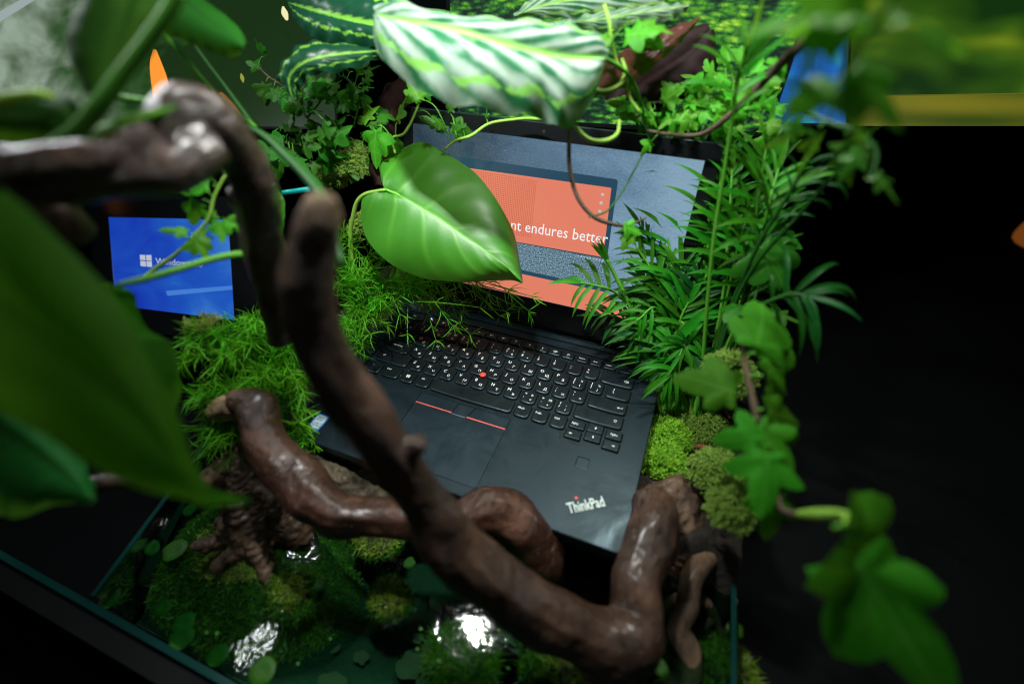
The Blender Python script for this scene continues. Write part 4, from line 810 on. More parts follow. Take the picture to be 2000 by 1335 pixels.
vine('blurred leafy climber tip close to the lens at the top right', [(1760, -30, 170, 8), (1720, 30, 180, 9), (1670, 95, 190, 9), (1650, 160, 200, 8), (1665, 220, 210, 6)],
     [(1690, 40, 180, 190, 200), (1720, 20, 176, 170, 20), (1665, 100, 190, 150, 230), (1660, 120, 194, 140, 60), (1650, 170, 200, 130, 160), (1668, 215, 208, 120, 80)], 'ivy', 'stem', kinds=(0, 2))
vine('curling dark climber shoots hanging under the yellow band', [(1560, 215, 300, 5), (1620, 240, 290, 5), (1680, 262, 280, 5), (1712, 300, 275, 4), (1700, 350, 275, 3)],
     [(1600, 250, 290, 90, 100), (1650, 265, 285, 100, 70), (1690, 290, 278, 90, 130), (1705, 335, 275, 80, 60), (1575, 240, 296, 80, 150)], 'ivydark', 'stemdark', kinds=(3,))
# ---- parlour palms right of the laptop
def leaflet(parent, base, d, L, w, m, droop=.35, up=None, fold=.35):
    d = np.array(d) / np.linalg.norm(d); g = np.array([0, 0, -1.0]); n = 8; Cc = [np.array(base)]; dd = d.copy()
    for i in range(n): dd = dd + g * droop * 2 / n * (i / n + .3); dd /= np.linalg.norm(dd); Cc.append(Cc[-1] + dd * L / n)
    Cc = np.array(Cc); T_ = np.gradient(Cc, axis=0); T_ /= np.linalg.norm(T_, axis=1)[:, None]
    up = -ZI + np.array([0, 0, .8]) if up is None else up
    V = []; U = []
    for i in range(n + 1):
        s = i / n; ww = w * (sin(pi * min(1, s * 1.02 + .03) ** .75) ** .8 if s < 1 else .02) + .1
        sd = np.cross(T_[i], up); sd /= np.linalg.norm(sd) + 1e-9; nn = np.cross(sd, T_[i])
        V += [Cc[i] - sd * ww / 2 + nn * ww * fold * .5, Cc[i], Cc[i] + sd * ww / 2 + nn * ww * fold * .5]; U += [(0, s), (.5, s), (1, s)]
    Fc = []
    for i in range(n): Fc += [(3 * i, 3 * i + 1, 3 * i + 4, 3 * i + 3), (3 * i + 1, 3 * i + 2, 3 * i + 5, 3 * i + 4)]
    return mesh('leaflet', V, Fc, m, parent, U)
def frond(plant, path, pairs, Lp, m='palm', w=.16, start=.35, ang=50, droop=.35, fan=False):
    q = crv(path, 50); C_ = np.array([P(*x[:3]) for x in q]); R_ = np.array([max(.4, x[3] * x[2] / F) for x in q])
    V, Fc = tube(C_, R_, 6); fr_ = mesh('frond', V, Fc, 'stem' if m == 'palm' else 'stemdark', plant)
    T_ = np.gradient(C_, axis=0); T_ /= np.linalg.norm(T_, axis=1)[:, None]
    for k in range(pairs):
        f = start + (1 - start) * (k + .5) / pairs if not fan else start + (1 - start) * rng.uniform(.5, 1)
        i = min(49, int(f * 49)); depth = q[i][2]; L = Lp * depth / F * (.65 + .5 * sin(pi * min(1, (k + .7) / pairs))) * rng.uniform(.85, 1.1)
        side = np.cross(T_[i], -ZI + np.array([0, 0, .4])); side /= np.linalg.norm(side)
        for sg in (-1, 1):
            a = radians(ang * (1 - .55 * k / pairs) + rng.normal(0, 8)); d = T_[i] * cos(a) + side * sg * sin(a) + ZI * rng.normal(0, .15) + np.array([0, 0, .1])
            leaflet(fr_, C_[i], d, L, L * w * .78 * rng.uniform(.8, 1.15), m, .12 + droop * rng.uniform(.7, 1.5))
    leaflet(fr_, C_[-1], T_[-1], Lp * q[-1][2] / F * .8, Lp * q[-1][2] / F * w * .8, m, droop * .5)
    return fr_
PG = 'parlour palm plants in the pot right of the laptop'
PL1 = thing('palm_plant', 'slender palm seedling nearest the laptop, its fronds reaching over the screen', 'palm', P(1290, 795, 520), PG)
PL2 = thing('palm_plant', 'bushy middle palm with dense dark green fronds beside the lid', 'palm', P(1325, 800, 515), PG)
PL3 = thing('palm_plant', 'taller palm whose bright blurred fronds arch toward the upper right', 'palm', P(1355, 810, 500), PG)
PL4 = thing('palm_plant', 'low palm seedling with drooping fan of leaves beside the delete key', 'palm', P(1300, 800, 510), PG)
frond(PL1, [(1290, 795, 520, 5), (1262, 700, 505, 4), (1235, 610, 495, 4), (1205, 545, 488, 4), (1185, 508, 482, 4)], 3, 55, 'palm', .2, .93, 12, .02)
frond(PL1, [(1288, 795, 520, 4), (1262, 700, 510, 3.5), (1235, 610, 500, 3), (1200, 570, 492, 2.5), (1165, 558, 485, 2), (1135, 552, 480, 1.5)], 5, 88, 'palm', .16, .52, 75, .9)
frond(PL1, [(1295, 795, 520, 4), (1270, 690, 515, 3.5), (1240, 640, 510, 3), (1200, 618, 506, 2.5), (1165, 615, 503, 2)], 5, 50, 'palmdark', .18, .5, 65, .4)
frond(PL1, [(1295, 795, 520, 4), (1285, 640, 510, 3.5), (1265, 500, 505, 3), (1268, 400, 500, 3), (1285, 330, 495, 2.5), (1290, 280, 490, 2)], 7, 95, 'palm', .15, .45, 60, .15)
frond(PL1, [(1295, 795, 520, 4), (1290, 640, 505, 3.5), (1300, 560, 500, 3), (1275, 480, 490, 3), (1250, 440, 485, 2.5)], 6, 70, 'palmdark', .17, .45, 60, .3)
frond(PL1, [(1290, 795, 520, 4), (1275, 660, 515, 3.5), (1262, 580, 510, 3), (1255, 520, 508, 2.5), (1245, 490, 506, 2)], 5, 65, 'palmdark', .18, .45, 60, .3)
frond(PL4, [(1300, 800, 510, 4), (1298, 740, 500, 4), (1300, 690, 488, 4), (1318, 668, 480, 3)], 5, 135, 'palm', .17, .7, 100, .9)
frond(PL4, [(1296, 800, 512, 4), (1285, 740, 508, 3.5), (1268, 700, 505, 3), (1250, 680, 502, 2.5)], 5, 70, 'palm', .15, .5, 80, .3)
frond(PL4, [(1310, 800, 505, 4), (1330, 770, 500, 3.5), (1345, 730, 492, 3), (1360, 715, 488, 2.5)], 4, 85, 'palm', .2, .5, 80, .7)
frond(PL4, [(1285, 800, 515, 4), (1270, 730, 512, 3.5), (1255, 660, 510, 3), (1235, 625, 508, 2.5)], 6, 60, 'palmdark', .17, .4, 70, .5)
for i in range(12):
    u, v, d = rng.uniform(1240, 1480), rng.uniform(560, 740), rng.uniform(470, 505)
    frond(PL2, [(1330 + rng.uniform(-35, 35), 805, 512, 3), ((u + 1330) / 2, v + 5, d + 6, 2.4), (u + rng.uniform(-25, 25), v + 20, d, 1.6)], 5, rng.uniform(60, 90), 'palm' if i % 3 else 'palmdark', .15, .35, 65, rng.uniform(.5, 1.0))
tips = [(1330, 470, 500), (1370, 430, 495), (1400, 520, 490), (1350, 560, 495), (1300, 600, 505), (1430, 600, 480), (1380, 640, 490), (1330, 420, 510), (1290, 560, 515), (1400, 380, 500), (1320, 520, 515), (1460, 540, 480), (1355, 480, 520), (1410, 570, 505), (1300, 500, 520), (1440, 660, 490), (1275, 610, 512), (1350, 610, 505), (1395, 470, 515), (1290, 450, 500), (1310, 380, 498), (1340, 340, 495), (1360, 500, 490), (1310, 640, 495), (1345, 590, 480), (1420, 500, 475), (1385, 560, 478), (1270, 560, 500)]
for i, (u, v, d) in enumerate(tips):
    b_ = (1305 + rng.uniform(-12, 30), 800 + rng.uniform(-5, 12), 515, 4)
    mid = ((b_[0] * .55 + u * .45) + rng.uniform(-15, 15), b_[1] * .5 + v * .5 - 20, (515 + d) / 2, 3.2)
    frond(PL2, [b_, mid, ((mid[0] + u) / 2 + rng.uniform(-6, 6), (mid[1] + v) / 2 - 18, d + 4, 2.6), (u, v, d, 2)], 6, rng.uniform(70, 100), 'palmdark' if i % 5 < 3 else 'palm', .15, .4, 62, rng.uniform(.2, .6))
for u, v, d, L_ in ((1262, 310, 478, 105), (1305, 285, 470, 110), (1335, 335, 475, 110), (1352, 430, 480, 105), (1292, 405, 482, 100), (1242, 480, 486, 80), (1380, 350, 470, 110), (1330, 520, 485, 100), (1280, 540, 490, 85)):
    frond(PL3, [(1325 + rng.uniform(-20, 20), 800, 505, 4), (1315 + rng.uniform(-10, 20), 650, 500, 3.2), ((u + 1330) / 2, (v + 620) / 2, 490, 2.8), (u, v, d, 2)], 7, L_, 'palm' if rng.random() < .45 else 'palmdark', .14, .42, 65, rng.uniform(.25, .6))
tips = [(1430, 330, 440), (1390, 300, 460), (1500, 270, 420), (1470, 400, 440), (1360, 250, 470), (1520, 330, 400), (1350, 370, 480), (1430, 430, 450), (1415, 260, 450), (1480, 480, 430)]
for i, (u, v, d) in enumerate(tips):
    b_ = (1360 + rng.uniform(-12, 30), 805 + rng.uniform(-5, 12), 500, 4)
    mid = ((b_[0] * .5 + u * .5) + 10 + rng.uniform(-10, 15), b_[1] * .5 + v * .5 - 20, (500 + d) / 2, 3.2)
    frond(PL3, [b_, mid, ((mid[0] + u) / 2, (mid[1] + v) / 2 - 22, d + 4, 2.6), (u, v, d, 2)], 7, rng.uniform(90, 130), 'palm', .14, .42, 60, rng.uniform(.15, .45))
frond(PL3, [(1370, 805, 500, 4), (1420, 690, 440, 4), (1470, 610, 390, 4), (1540, 575, 365, 4), (1580, 580, 355, 3)], 5, 125, 'palmdark', .13, .6, 75, 1.0)
frond(PL3, [(1370, 805, 500, 4), (1450, 560, 420, 4), (1560, 420, 350, 4), (1640, 330, 310, 4), (1690, 270, 290, 3)], 6, 60, 'palmdark', .13, .55, 60, 1.4)
frond(PL3, [(1370, 805, 500, 4), (1420, 620, 450, 4), (1480, 480, 400, 4), (1540, 380, 370, 4), (1580, 310, 350, 3)], 6, 70, 'palmdark', .13, .5, 60, .5)
frond(PL3, [(1365, 805, 500, 4), (1390, 500, 430, 4), (1420, 300, 390, 4), (1440, 160, 360, 4), (1460, 90, 340, 3)], 6, 130, 'palm', .15, .6, 60, .3)
mb = MB()
for k in range(34):
    u = rng.uniform(1285, 1380); V, Fc = pxtube([(u, 800 + rng.uniform(-8, 16), 512, 3.2), (u + rng.uniform(-14, 14), 745, 508, 2.8), (u + rng.uniform(-26, 30), 680, 504, 2.2), (u + rng.uniform(-35, 40), 630, 500, 1.5)], 10, 5); mb.add(V, Fc)
mb.build('stems', 'stempale', PL2)
# terracotta pot round their roots
pc = P(1345, 850, 528); t = thing('plant_pot', 'terracotta coloured pot rim showing between the moss cushions right of the laptop', 'pot', (pc[0], pc[1], -50))
def ring(c, prof, n=40): V = [(c[0] + r * cos(a), c[1] + r * sin(a), z) for r, z in prof for a in np.linspace(0, 2 * pi, n, False)]; return V, [(k * n + i, k * n + (i + 1) % n, (k + 1) * n + (i + 1) % n, (k + 1) * n + i) for k in range(len(prof) - 1) for i in range(n)]
_n = onz(1362, 870, -26); pcx = _n[0] - 8, _n[1] + 39
V, Fc = ring(pcx, [(30, -80), (38, -36), (40, -36), (40, -27), (37.5, -26), (37, -32)]); mesh('pot_wall', V, Fc, 'terracotta', t)
V, Fc = ring(pcx, [(37.2, -32), (20, -28), (1, -26)]); mesh('pot_soil', V, Fc, 'soil', t)

# ---- lichen moss cushions
def moss(label, c, rad, m, seeds=150, zs=.6, seglen=2.4, thick=.42, lev=5, g='lichen moss cushions', seed=1):
    r = np.random.default_rng(seed); mb = MB(); V = []; Fc = []; nv = [0]
    def seg(a, b_, w):
        d = b_ - a; x = np.cross(d, (.3, .5, .8)); x /= np.linalg.norm(x) + 1e-9; y = np.cross(d, x); y /= np.linalg.norm(y) + 1e-9
        for p, ww in ((a, w), (b_, w * .85)):
            for k in range(3): V.append(p + (x * cos(k * 2.094) + y * sin(k * 2.094)) * ww)
        n = nv[0]
        for k in range(3): k2 = (k + 1) % 3; Fc.append((n + k, n + k2, n + 3 + k2, n + 3 + k))
        nv[0] += 6
    def grow(p, d, l):
        if l == 0: return
        for _ in range(2 if r.random() < .85 else 3):
            q = d + r.normal(0, .62, 3); q /= np.linalg.norm(q); e = p + q * seglen * r.uniform(.7, 1.2); seg(p, e, thick * (.75 + .12 * l)); grow(e, q, l - 1)
    for s in range(seeds):
        d = r.normal(0, 1, 3); d[2] = abs(d[2]) * .9 + .05; d /= np.linalg.norm(d)
        bl = 1 + .22 * mnoise.noise(Vector(d * 2.2 + seed)) + .12 * mnoise.noise(Vector(d * 5))
        p = np.array(c) + d * np.array([rad[0], rad[1], rad[2]]) * bl * .72
        grow(p, d, lev)
    o = mesh('moss_cushion', V, Fc, m, None, None, True, c); tag(o, label, 'moss', g)
    core = []
    return o
c = P(1300, 858, 500); moss('brightest yellow green moss cushion beside the palm rest, upper lobe', c, (27, 24, 20), 'mossbright', 170, seed=3)
c = P(1292, 905, 478); moss('bright moss cushion just below it, touching the laptop edge', c, (25, 22, 18), 'mossbright', 150, seed=4)
c = P(1372, 840, 505); moss('dark green moss behind the pot rim under the palm stems', c, (30, 20, 16), 'moss', 120, seed=5)
c = P(1395, 930, 430); moss('moss hanging down over the right root, blurred', c, (24, 22, 26), 'moss', 130, seed=6)
c = P(1425, 1000, 385); moss('lowest strongly blurred strand of olive moss at the right', c, (16, 18, 30), 'moss', 110, seed=7)
c = P(1420, 740, 440); moss('blurred olive moss above the hanging ivy strand', c, (22, 22, 30), 'moss', 120, seed=8)
c = P(690, 325, 520); moss('grey green lichen moss cushion left of the maroon leaf', c, (26, 20, 24), 'moss', 170, seed=9)
c = P(655, 345, 535); moss('darker lichen moss lump left of the grey green cushion', c, (22, 18, 20), 'moss', 110, seed=10)
c = P(722, 455, 545); moss('moss patch behind the heart leaf stalk', c, (22, 18, 24), 'moss', 100, seed=11)
c = P(838, 600, 540); moss('small dry moss tuft lying on the keyboard corner', c, (6, 5, 4), 'mossyellow', 12, seglen=2.6, lev=4, seed=12)
c = P(400, 640, 440); moss('small dry moss tuft on the fern below the blue screen', c, (14, 8, 7), 'mossyellow', 16, seglen=3, lev=4, seed=13)

# ---- asparagus fern with fine needles
def needles(mb, base, axis, n, L, w, spread=1.1):
    ax = np.array(axis) / np.linalg.norm(axis)
    for k in range(n):
        r = rng.normal(0, 1, 3); r -= ax * (r @ ax); r /= np.linalg.norm(r) + 1e-9; a = rng.uniform(.5, spread)
        d = ax * cos(a) + r * sin(a); l = L * rng.uniform(.6, 1.2); bend = np.cross(d, rng.normal(0, 1, 3)) * .16; g = np.array([0, 0, -1.]); dd = d.copy(); C_ = [np.array(base)]
        for i in range(4): dd = dd + g * .10 + bend; dd /= np.linalg.norm(dd); C_.append(C_[-1] + dd * l / 4)
        sd = np.cross(d, rng.normal(0, 1, 3)); sd /= np.linalg.norm(sd) + 1e-9; nn = np.cross(sd, d); V = []
        for i, ww in enumerate((.5, 1, 1.05, .8, .05)):
            V += [C_[i] - sd * w * ww / 2, C_[i] + nn * w * .22 * ww, C_[i] + sd * w * ww / 2]
        Fc = []
        for i in range(4): Fc += [(3 * i, 3 * i + 1, 3 * i + 4, 3 * i + 3), (3 * i + 1, 3 * i + 2, 3 * i + 5, 3 * i + 4)]
        mb.add(V, Fc, [(x, i / 4) for i in range(5) for x in (0, .5, 1)])
def sprig(parent, a, b_, nodes=9, per=5, L=13, w=1.15, arch=.22, spread=1.2):
    a = np.array(a); b_ = np.array(b_); l = np.linalg.norm(b_ - a); mid = (a + b_) / 2 + np.array([rng.normal(0, .1) * l, rng.normal(0, .1) * l, arch * l])
    C_ = crv([a, mid, b_], 24); mb = MB(); V, Fc = tube(C_, .45, 5); mb.add(V, Fc)
    for k in range(nodes):
        i = int(23 * (.25 + .75 * (k + 1) / nodes)); i = min(i, 23); t_ = C_[i] - C_[i - 1]; needles(mb, C_[i], t_, per + (3 if k == nodes - 1 else 0), L, w, spread)
    return mb.build('sprig', 'fern', parent)
FG = 'asparagus fern clumps around the laptop'
def clump(label, root, targets, n, jitter, **k):
    t = thing('asparagus_fern', label, 'fern', root, FG)
    for i in range(n):
        u, v, d = targets[i % len(targets)]; e = P(u + rng.normal(0, jitter), v + rng.normal(0, jitter), d + rng.normal(0, 10))
        sprig(t, np.array(root) + rng.normal(0, 8, 3), e, **k)
    return t
clump('dense bright green fern mat in the middle left beside the leaning branches', P(540, 740, 500), [(440, 700, 455), (480, 740, 450), (540, 720, 455), (590, 700, 460), (430, 760, 440), (570, 770, 450), (500, 690, 465), (600, 745, 460), (540, 800, 445), (470, 790, 440), (590, 800, 455), (520, 665, 470), (610, 690, 465), (560, 740, 450), (500, 770, 445)], 64, 22, L=21, nodes=8, per=4, w=1.0)
clump('fern sprays trailing left below the blue screen', P(520, 680, 480), [(370, 660, 430), (400, 650, 435), (430, 680, 440), (460, 650, 450), (350, 690, 425), (500, 640, 460), (395, 700, 430)], 20, 12, L=22, nodes=6, per=4, w=1.1)
clump('fern fronds poking out at the left of the knotted branch', P(480, 800, 460), [(400, 790, 425), (380, 830, 430), (440, 850, 440), (410, 860, 440), (395, 760, 425), (430, 890, 445)], 18, 12, L=21, nodes=6, per=4, w=1.0)
clump('upright fern thicket between the leaning branch and the heart leaf', P(700, 640, 560), [(680, 500, 520), (700, 540, 520), (740, 520, 515), (690, 590, 520), (760, 560, 520), (720, 600, 515), (790, 540, 520), (670, 630, 510), (720, 640, 510), (680, 470, 525), (810, 570, 525), (750, 600, 515), (700, 670, 505), (770, 520, 520), (665, 560, 515)], 56, 18, L=20, nodes=7, per=4, w=1.0)
clump('sparse fern sprigs trailing over the hinge and the top keys', P(760, 560, 560), [(860, 570, 530), (900, 600, 525), (950, 590, 525), (1000, 570, 520), (880, 630, 520), (1040, 590, 515), (980, 610, 520), (930, 560, 525), (860, 620, 525), (830, 590, 530), (1010, 600, 518), (800, 640, 520), (850, 655, 518), (905, 645, 518), (780, 610, 525)], 22, 8, L=19, nodes=5, per=3, arch=.2, w=.95)
t = clump('single star shaped fern tuft beside the processor sticker', P(560, 790, 470), [(583, 825, 440)], 1, 1, L=23, nodes=1, per=10, w=2.0, spread=1.6)
clump('fern tufts under the front left corner of the laptop', P(590, 860, 475), [(600, 880, 460), (580, 865, 455), (560, 850, 450), (610, 890, 462)], 7, 8, L=11, nodes=4, per=5)

# ================================================================== DRIFTWOOD
branch('driftwood_branch', 'long blurred foreground branch curving down across the laptop to a thick bend', [
    [(628, 412, 222, 34), (615, 445, 225, 46), (607, 520, 232, 50), (609, 600, 240, 50), (632, 690, 250, 50), (690, 785, 262, 52), (750, 870, 275, 52), (802, 940, 288, 48), (850, 1010, 298, 50), (905, 1085, 310, 58), (985, 1155, 322, 60), (1080, 1210, 332, 58), (1160, 1248, 338, 60), (1222, 1258, 342, 62)],
    [(1235, 1262, 342, 56), (1242, 1200, 352, 52), (1245, 1130, 365, 50), (1268, 1070, 382, 50), (1278, 1010, 400, 44), (1262, 962, 415, 30)],
    [(775, 900, 280, 34), (805, 878, 274, 26), (822, 858, 270, 19)], [(640, 440, 225, 20), (655, 402, 222, 12)]], 'wood_pale', vox=1.6, disp=2.2, nscale=.03, knots=((1225, 1255, 342, 66),))
_b = bpy.data.objects['driftwood_branch']
MT['raw_wood'] = wood('broken_wood', (.10, .06, .035), (.34, .23, .13), .7, 60, 1, 0)
V, Fc = pxtube([(628, 470, 226, 30), (626, 440, 223, 42), (630, 415, 219, 40), (640, 398, 216, 26), (650, 388, 214, 10)], 22, 16, .35, 3); mesh('broken_end', V, Fc, 'raw_wood', _b)
branch('driftwood_branch', 'reddish brown winding branch from the frayed knot along the laptop front', [
    [(438, 800, 440, 22), (470, 788, 432, 30), (500, 795, 425, 38), (512, 840, 412, 40), (545, 895, 400, 42), (600, 955, 390, 46), (655, 1000, 386, 44), (720, 1008, 386, 36), (800, 1012, 390, 38), (875, 1030, 394, 42), (925, 1010, 394, 46), (975, 998, 394, 48), (1025, 1030, 398, 46), (1052, 1085, 408, 46), (1065, 1150, 425, 46), (1080, 1210, 440, 50)]], 'wood_red', vox=1.6, disp=2.4, nscale=.03)
_b = bpy.data.objects['driftwood_branch.001']
V, Fc = pxtube([(462, 792, 428, 27), (442, 796, 432, 27), (425, 802, 436, 24), (416, 806, 439, 17)], 16, 16, .4, 8); mesh('broken_end', V, Fc, 'raw_wood', _b)
branch('driftwood_branch', 'dark glossy bough at the upper left bending down behind the laptop corner', [
    [(-60, 330, 205, 30), (60, 318, 215, 32), (130, 316, 222, 34), (220, 305, 232, 36), (290, 270, 242, 42), (340, 225, 250, 46), (385, 215, 258, 46), (430, 255, 270, 46), (470, 310, 288, 44), (498, 375, 305, 42), (508, 440, 325, 38), (520, 510, 348, 34), (536, 590, 375, 28), (548, 668, 400, 22)],
    [(-40, 330, 225, 40), (90, 352, 232, 44), (210, 352, 238, 40), (330, 330, 246, 46), (410, 280, 262, 46)], [(455, 370, 305, 12), (470, 395, 312, 16), (490, 420, 320, 14)]], 'wood_wet', vox=1.6, disp=2.6, nscale=.035)
branch('driftwood_branch', 'dark thick bough leaving the frame at the left above the huge leaf', [[(-60, 330, 240, 50), (30, 380, 245, 45), (110, 420, 255, 36), (170, 460, 270, 26)], [(-60, 300, 260, 40), (30, 305, 262, 24), (75, 312, 262, 14)]], 'wood', vox=2, disp=2.5)
branch('root_stump', 'spiky dark root stump standing in the water below the knotted branch', [
    [(455, 850, 455, 20), (470, 900, 448, 32), (480, 950, 446, 42), (490, 1010, 446, 48), (500, 1060, 448, 40)],
    [(470, 900, 448, 20), (435, 915, 445, 20), (405, 935, 440, 16), (390, 955, 438, 8)], [(450, 1020, 440, 26), (430, 1055, 436, 14), (405, 1064, 430, 11), (375, 1068, 425, 7)],
    [(480, 1040, 440, 28), (460, 1075, 434, 14), (438, 1092, 428, 11), (416, 1115, 422, 8)], [(500, 1050, 440, 28), (512, 1090, 434, 17), (519, 1120, 428, 11), (524, 1150, 424, 7)],
    [(500, 950, 440, 22), (525, 965, 436, 18), (545, 1000, 438, 18)], [(440, 880, 440, 10), (452, 862, 436, 8)], [(545, 1010, 450, 34), (590, 1050, 460, 26), (600, 1080, 470, 16)]], 'wood_root', vox=1.5, disp=3.4, nscale=.05, fine=1.6, cat='root')
branch('driftwood_twig', 'thin dark branch crossing the water at the left below the huge leaf', [[(98, 972, 330, 10), (135, 962, 332, 15), (180, 945, 338, 18), (235, 938, 348, 15), (300, 945, 370, 14), (370, 950, 400, 14), (430, 940, 430, 16)]], 'wood', vox=1.5, disp=1.5)
branch('tree_root', 'stout wrinkled root standing right of the palm rest under the bright moss', [[(1290, 940, 455, 46), (1310, 990, 448, 56), (1325, 1050, 442, 58), (1330, 1110, 445, 52), (1320, 1180, 450, 46)], [(1265, 960, 455, 30), (1290, 1000, 450, 34)]], 'wood_root', vox=1.8, disp=3, nscale=.04, cat='root', fine=1.4)
branch('tree_root', 'thin pale root looping down at the lower right of the thick bend', [[(1402, 1078, 425, 16), (1372, 1095, 415, 22), (1350, 1135, 405, 20), (1342, 1190, 395, 19), (1325, 1230, 390, 20), (1345, 1280, 385, 26), (1335, 1340, 380, 30), (1280, 1370, 375, 28)]], 'wood_root', vox=1.5, disp=1.6, cat='root')
branch('tree_root', 'slim twisted root crossing behind the thin pale root at the lower right', [[(1300, 1190, 415, 12), (1330, 1170, 412, 15), (1372, 1172, 410, 13), (1400, 1215, 408, 10), (1412, 1262, 406, 6)], [(1395, 1205, 409, 8), (1362, 1235, 402, 9), (1350, 1262, 398, 6)]], 'wood_root', vox=1.3, disp=1.4, cat='root')
branch('tree_root', 'short broken root stub pointing down right into the water', [[(1372, 1090, 440, 30), (1390, 1125, 432, 26), (1410, 1158, 428, 20), (1430, 1185, 424, 17)], [(1375, 1160, 440, 14), (1355, 1190, 436, 12)]], 'wood_root', vox=1.5, disp=1.6, cat='root')
branch('tree_root', 'dark red root lying in shade under the front right corner of the laptop', [[(1060, 1150, 450, 40), (1120, 1130, 455, 46), (1180, 1120, 460, 44), (1250, 1140, 462, 40)], [(1120, 1100, 470, 26), (1180, 1150, 450, 30), (1200, 1200, 440, 24)]], 'wood_red', vox=2, disp=3, cat='root')
branch('tree_root', 'blurred root at the very bottom beside the thick bend', [[(1140, 1318, 350, 9), (1180, 1330, 352, 12), (1230, 1350, 354, 14)]], 'wood_root', vox=1.5, disp=1, cat='root')
branch('tree_root', 'dim root beyond the right glass wall', [[(1480, 1195, 560, 10), (1520, 1180, 565, 14), (1570, 1160, 570, 12)]], 'wood_root', vox=2, disp=1.5, cat='root')
t = branch('log', 'weathered grey brown log propping up the front left of the laptop', [[(585, 895, 480, 26), (640, 925, 474, 34), (700, 955, 470, 36), (770, 985, 468, 34), (840, 1005, 468, 28)]], 'log', vox=1.6, disp=3, nscale=.05, cat='log', fine=1.8)
branch('log', 'dark mossy log half hidden under the front edge behind the hump of the branch', [[(880, 1005, 475, 30), (950, 1040, 472, 34), (1030, 1075, 470, 30)]], 'wood_root', vox=2, disp=3, cat='log')

# ================================================================== WATER LIFE
def blob_poly(c, r, n=18, k=.25, sd=0, tilt=0): return [(c[0] + r * (1 + k * mnoise.noise(Vector((cos(a) * 1.4, sin(a) * 1.4, sd)))) * cos(a), c[1] + r * (1 + k * mnoise.noise(Vector((cos(a) * 1.4, sin(a) * 1.4, sd)))) * sin(a) * .85) for a in np.linspace(0, 2 * pi, n, False)]
MT['pad_leaf'] = leafmat('floating_leaf', (.012, .075, .004), (.035, .17, .008), (.06, .24, .02), 3, .8, .05, .5, .15, .3, noisesc=60, spec=.25)
MT['algae'] = simple('algae_flake', (.055, .085, .03), .6)
fl = [(625, 1139, 13, 'bright round floating leaf right of the mossy slope'), (800, 1098, 12, 'small floating leaf above the mossy stone'), (340, 1073, 20, 'largest floating leaf left of the root prongs'), (296, 1068, 15, 'dim floating leaf at the left wall waterline'), (370, 995, 12, 'floating leaf just under the huge leaf tip'), (1437, 1228, 15, 'floating leaf at the right glass wall'), (215, 1165, 17, 'floating leaf in the front left corner of the tank'), (360, 1215, 18, 'floating leaf pair, the upper one near the front wall'), (352, 1245, 20, 'floating leaf pair, the lower one near the front wall'), (425, 1277, 17, 'floating leaf beside the front glass edge'), (512, 1308, 22, 'floating leaf below the white lamp reflection'), (1290, 1302, 17, 'floating leaf between the bend and the pale root'), (1062, 1278, 14, 'floating leaf behind the bend, right one'), (1018, 1248, 15, 'floating leaf behind the bend, left one'), (318, 1185, 14, 'sunken looking dim floating leaf in the moss at the left')]
for i, (u, v, r, lab) in enumerate(fl):
    c = onz(u, v, -58.6 if i not in (3, 4, 6, 7, 8, 9, 12, 13, 14) else -64); rr = r * np.linalg.norm(c - CAM) / F * .92; a0 = rng.uniform(0, 6.3); V = [(*c, )]; U = [(.5, .5)]; n = 22; el = rng.uniform(.75, .95)
    for ringi, f in enumerate((.5, .85, 1.0)):
        for k in range(n):
            a = 2 * pi * k / n; q = rr * f * (1 - .22 * math.exp(-((a - pi) ** 2) * 6)); x, y = q * cos(a), q * sin(a) * el
            V.append((c[0] + x * cos(a0) - y * sin(a0), c[1] + x * sin(a0) + y * cos(a0), c[2] + (.9, .6, -.3)[ringi])); U.append((.5 + .5 * f * sin(a), .5 + .5 * f * cos(a)))
    Fc = [(0, 1 + k, 1 + (k + 1) % n) for k in range(n)] + [(1 + q * n + k, 1 + (q + 1) * n + k, 1 + (q + 1) * n + (k + 1) % n, 1 + q * n + (k + 1) % n) for q in (0, 1) for k in range(n)]
    tag(mesh('floating_leaf', V, Fc, 'pad_leaf', None, U, True, c), lab, 'leaf', 'round leaves floating on the water')
def threads(name, pts, n, L, m='watermoss', w=.5, up=.5):
    V = []; Fc = []; k = 0
    for i in range(n):
        c = pts(); d = rng.normal(0, 1, 3); d[2] = abs(d[2]) * up; d /= np.linalg.norm(d); l = L * rng.uniform(.5, 1.3); s = np.cross(d, rng.normal(0, 1, 3)); s /= np.linalg.norm(s); e = rng.normal(0, .35, 3)
        V += [c - s * w / 2, c + s * w / 2, c + d * l * .5 + s * w / 2, c + d * l * .5 - s * w / 2, c + (d + e) * l]; Fc += [(k, k + 1, k + 2, k + 3), (k + 3, k + 2, k + 4)]; k += 5
    return V, Fc
for k in range(22):
    u, v = rng.uniform(300, 1080), rng.uniform(1080, 1320); c = onz(u, v, -58.9); rr = rng.uniform(.9, 2.2); n = 10
    V = [(*c,)] + [(c[0] + rr * cos(a), c[1] + rr * .8 * sin(a), c[2]) for a in np.linspace(0, 2 * pi, n, False)]
    tag(mesh('duckweed_leaf', V, [(0, 1 + q, 1 + (q + 1) % n) for q in range(n)], 'pad_leaf', None, [(.5, .5)] * (n + 1), True, c), 'tiny green duckweed leaf floating on the dark water, one of many specks', 'leaf', 'tiny duckweed leaves')
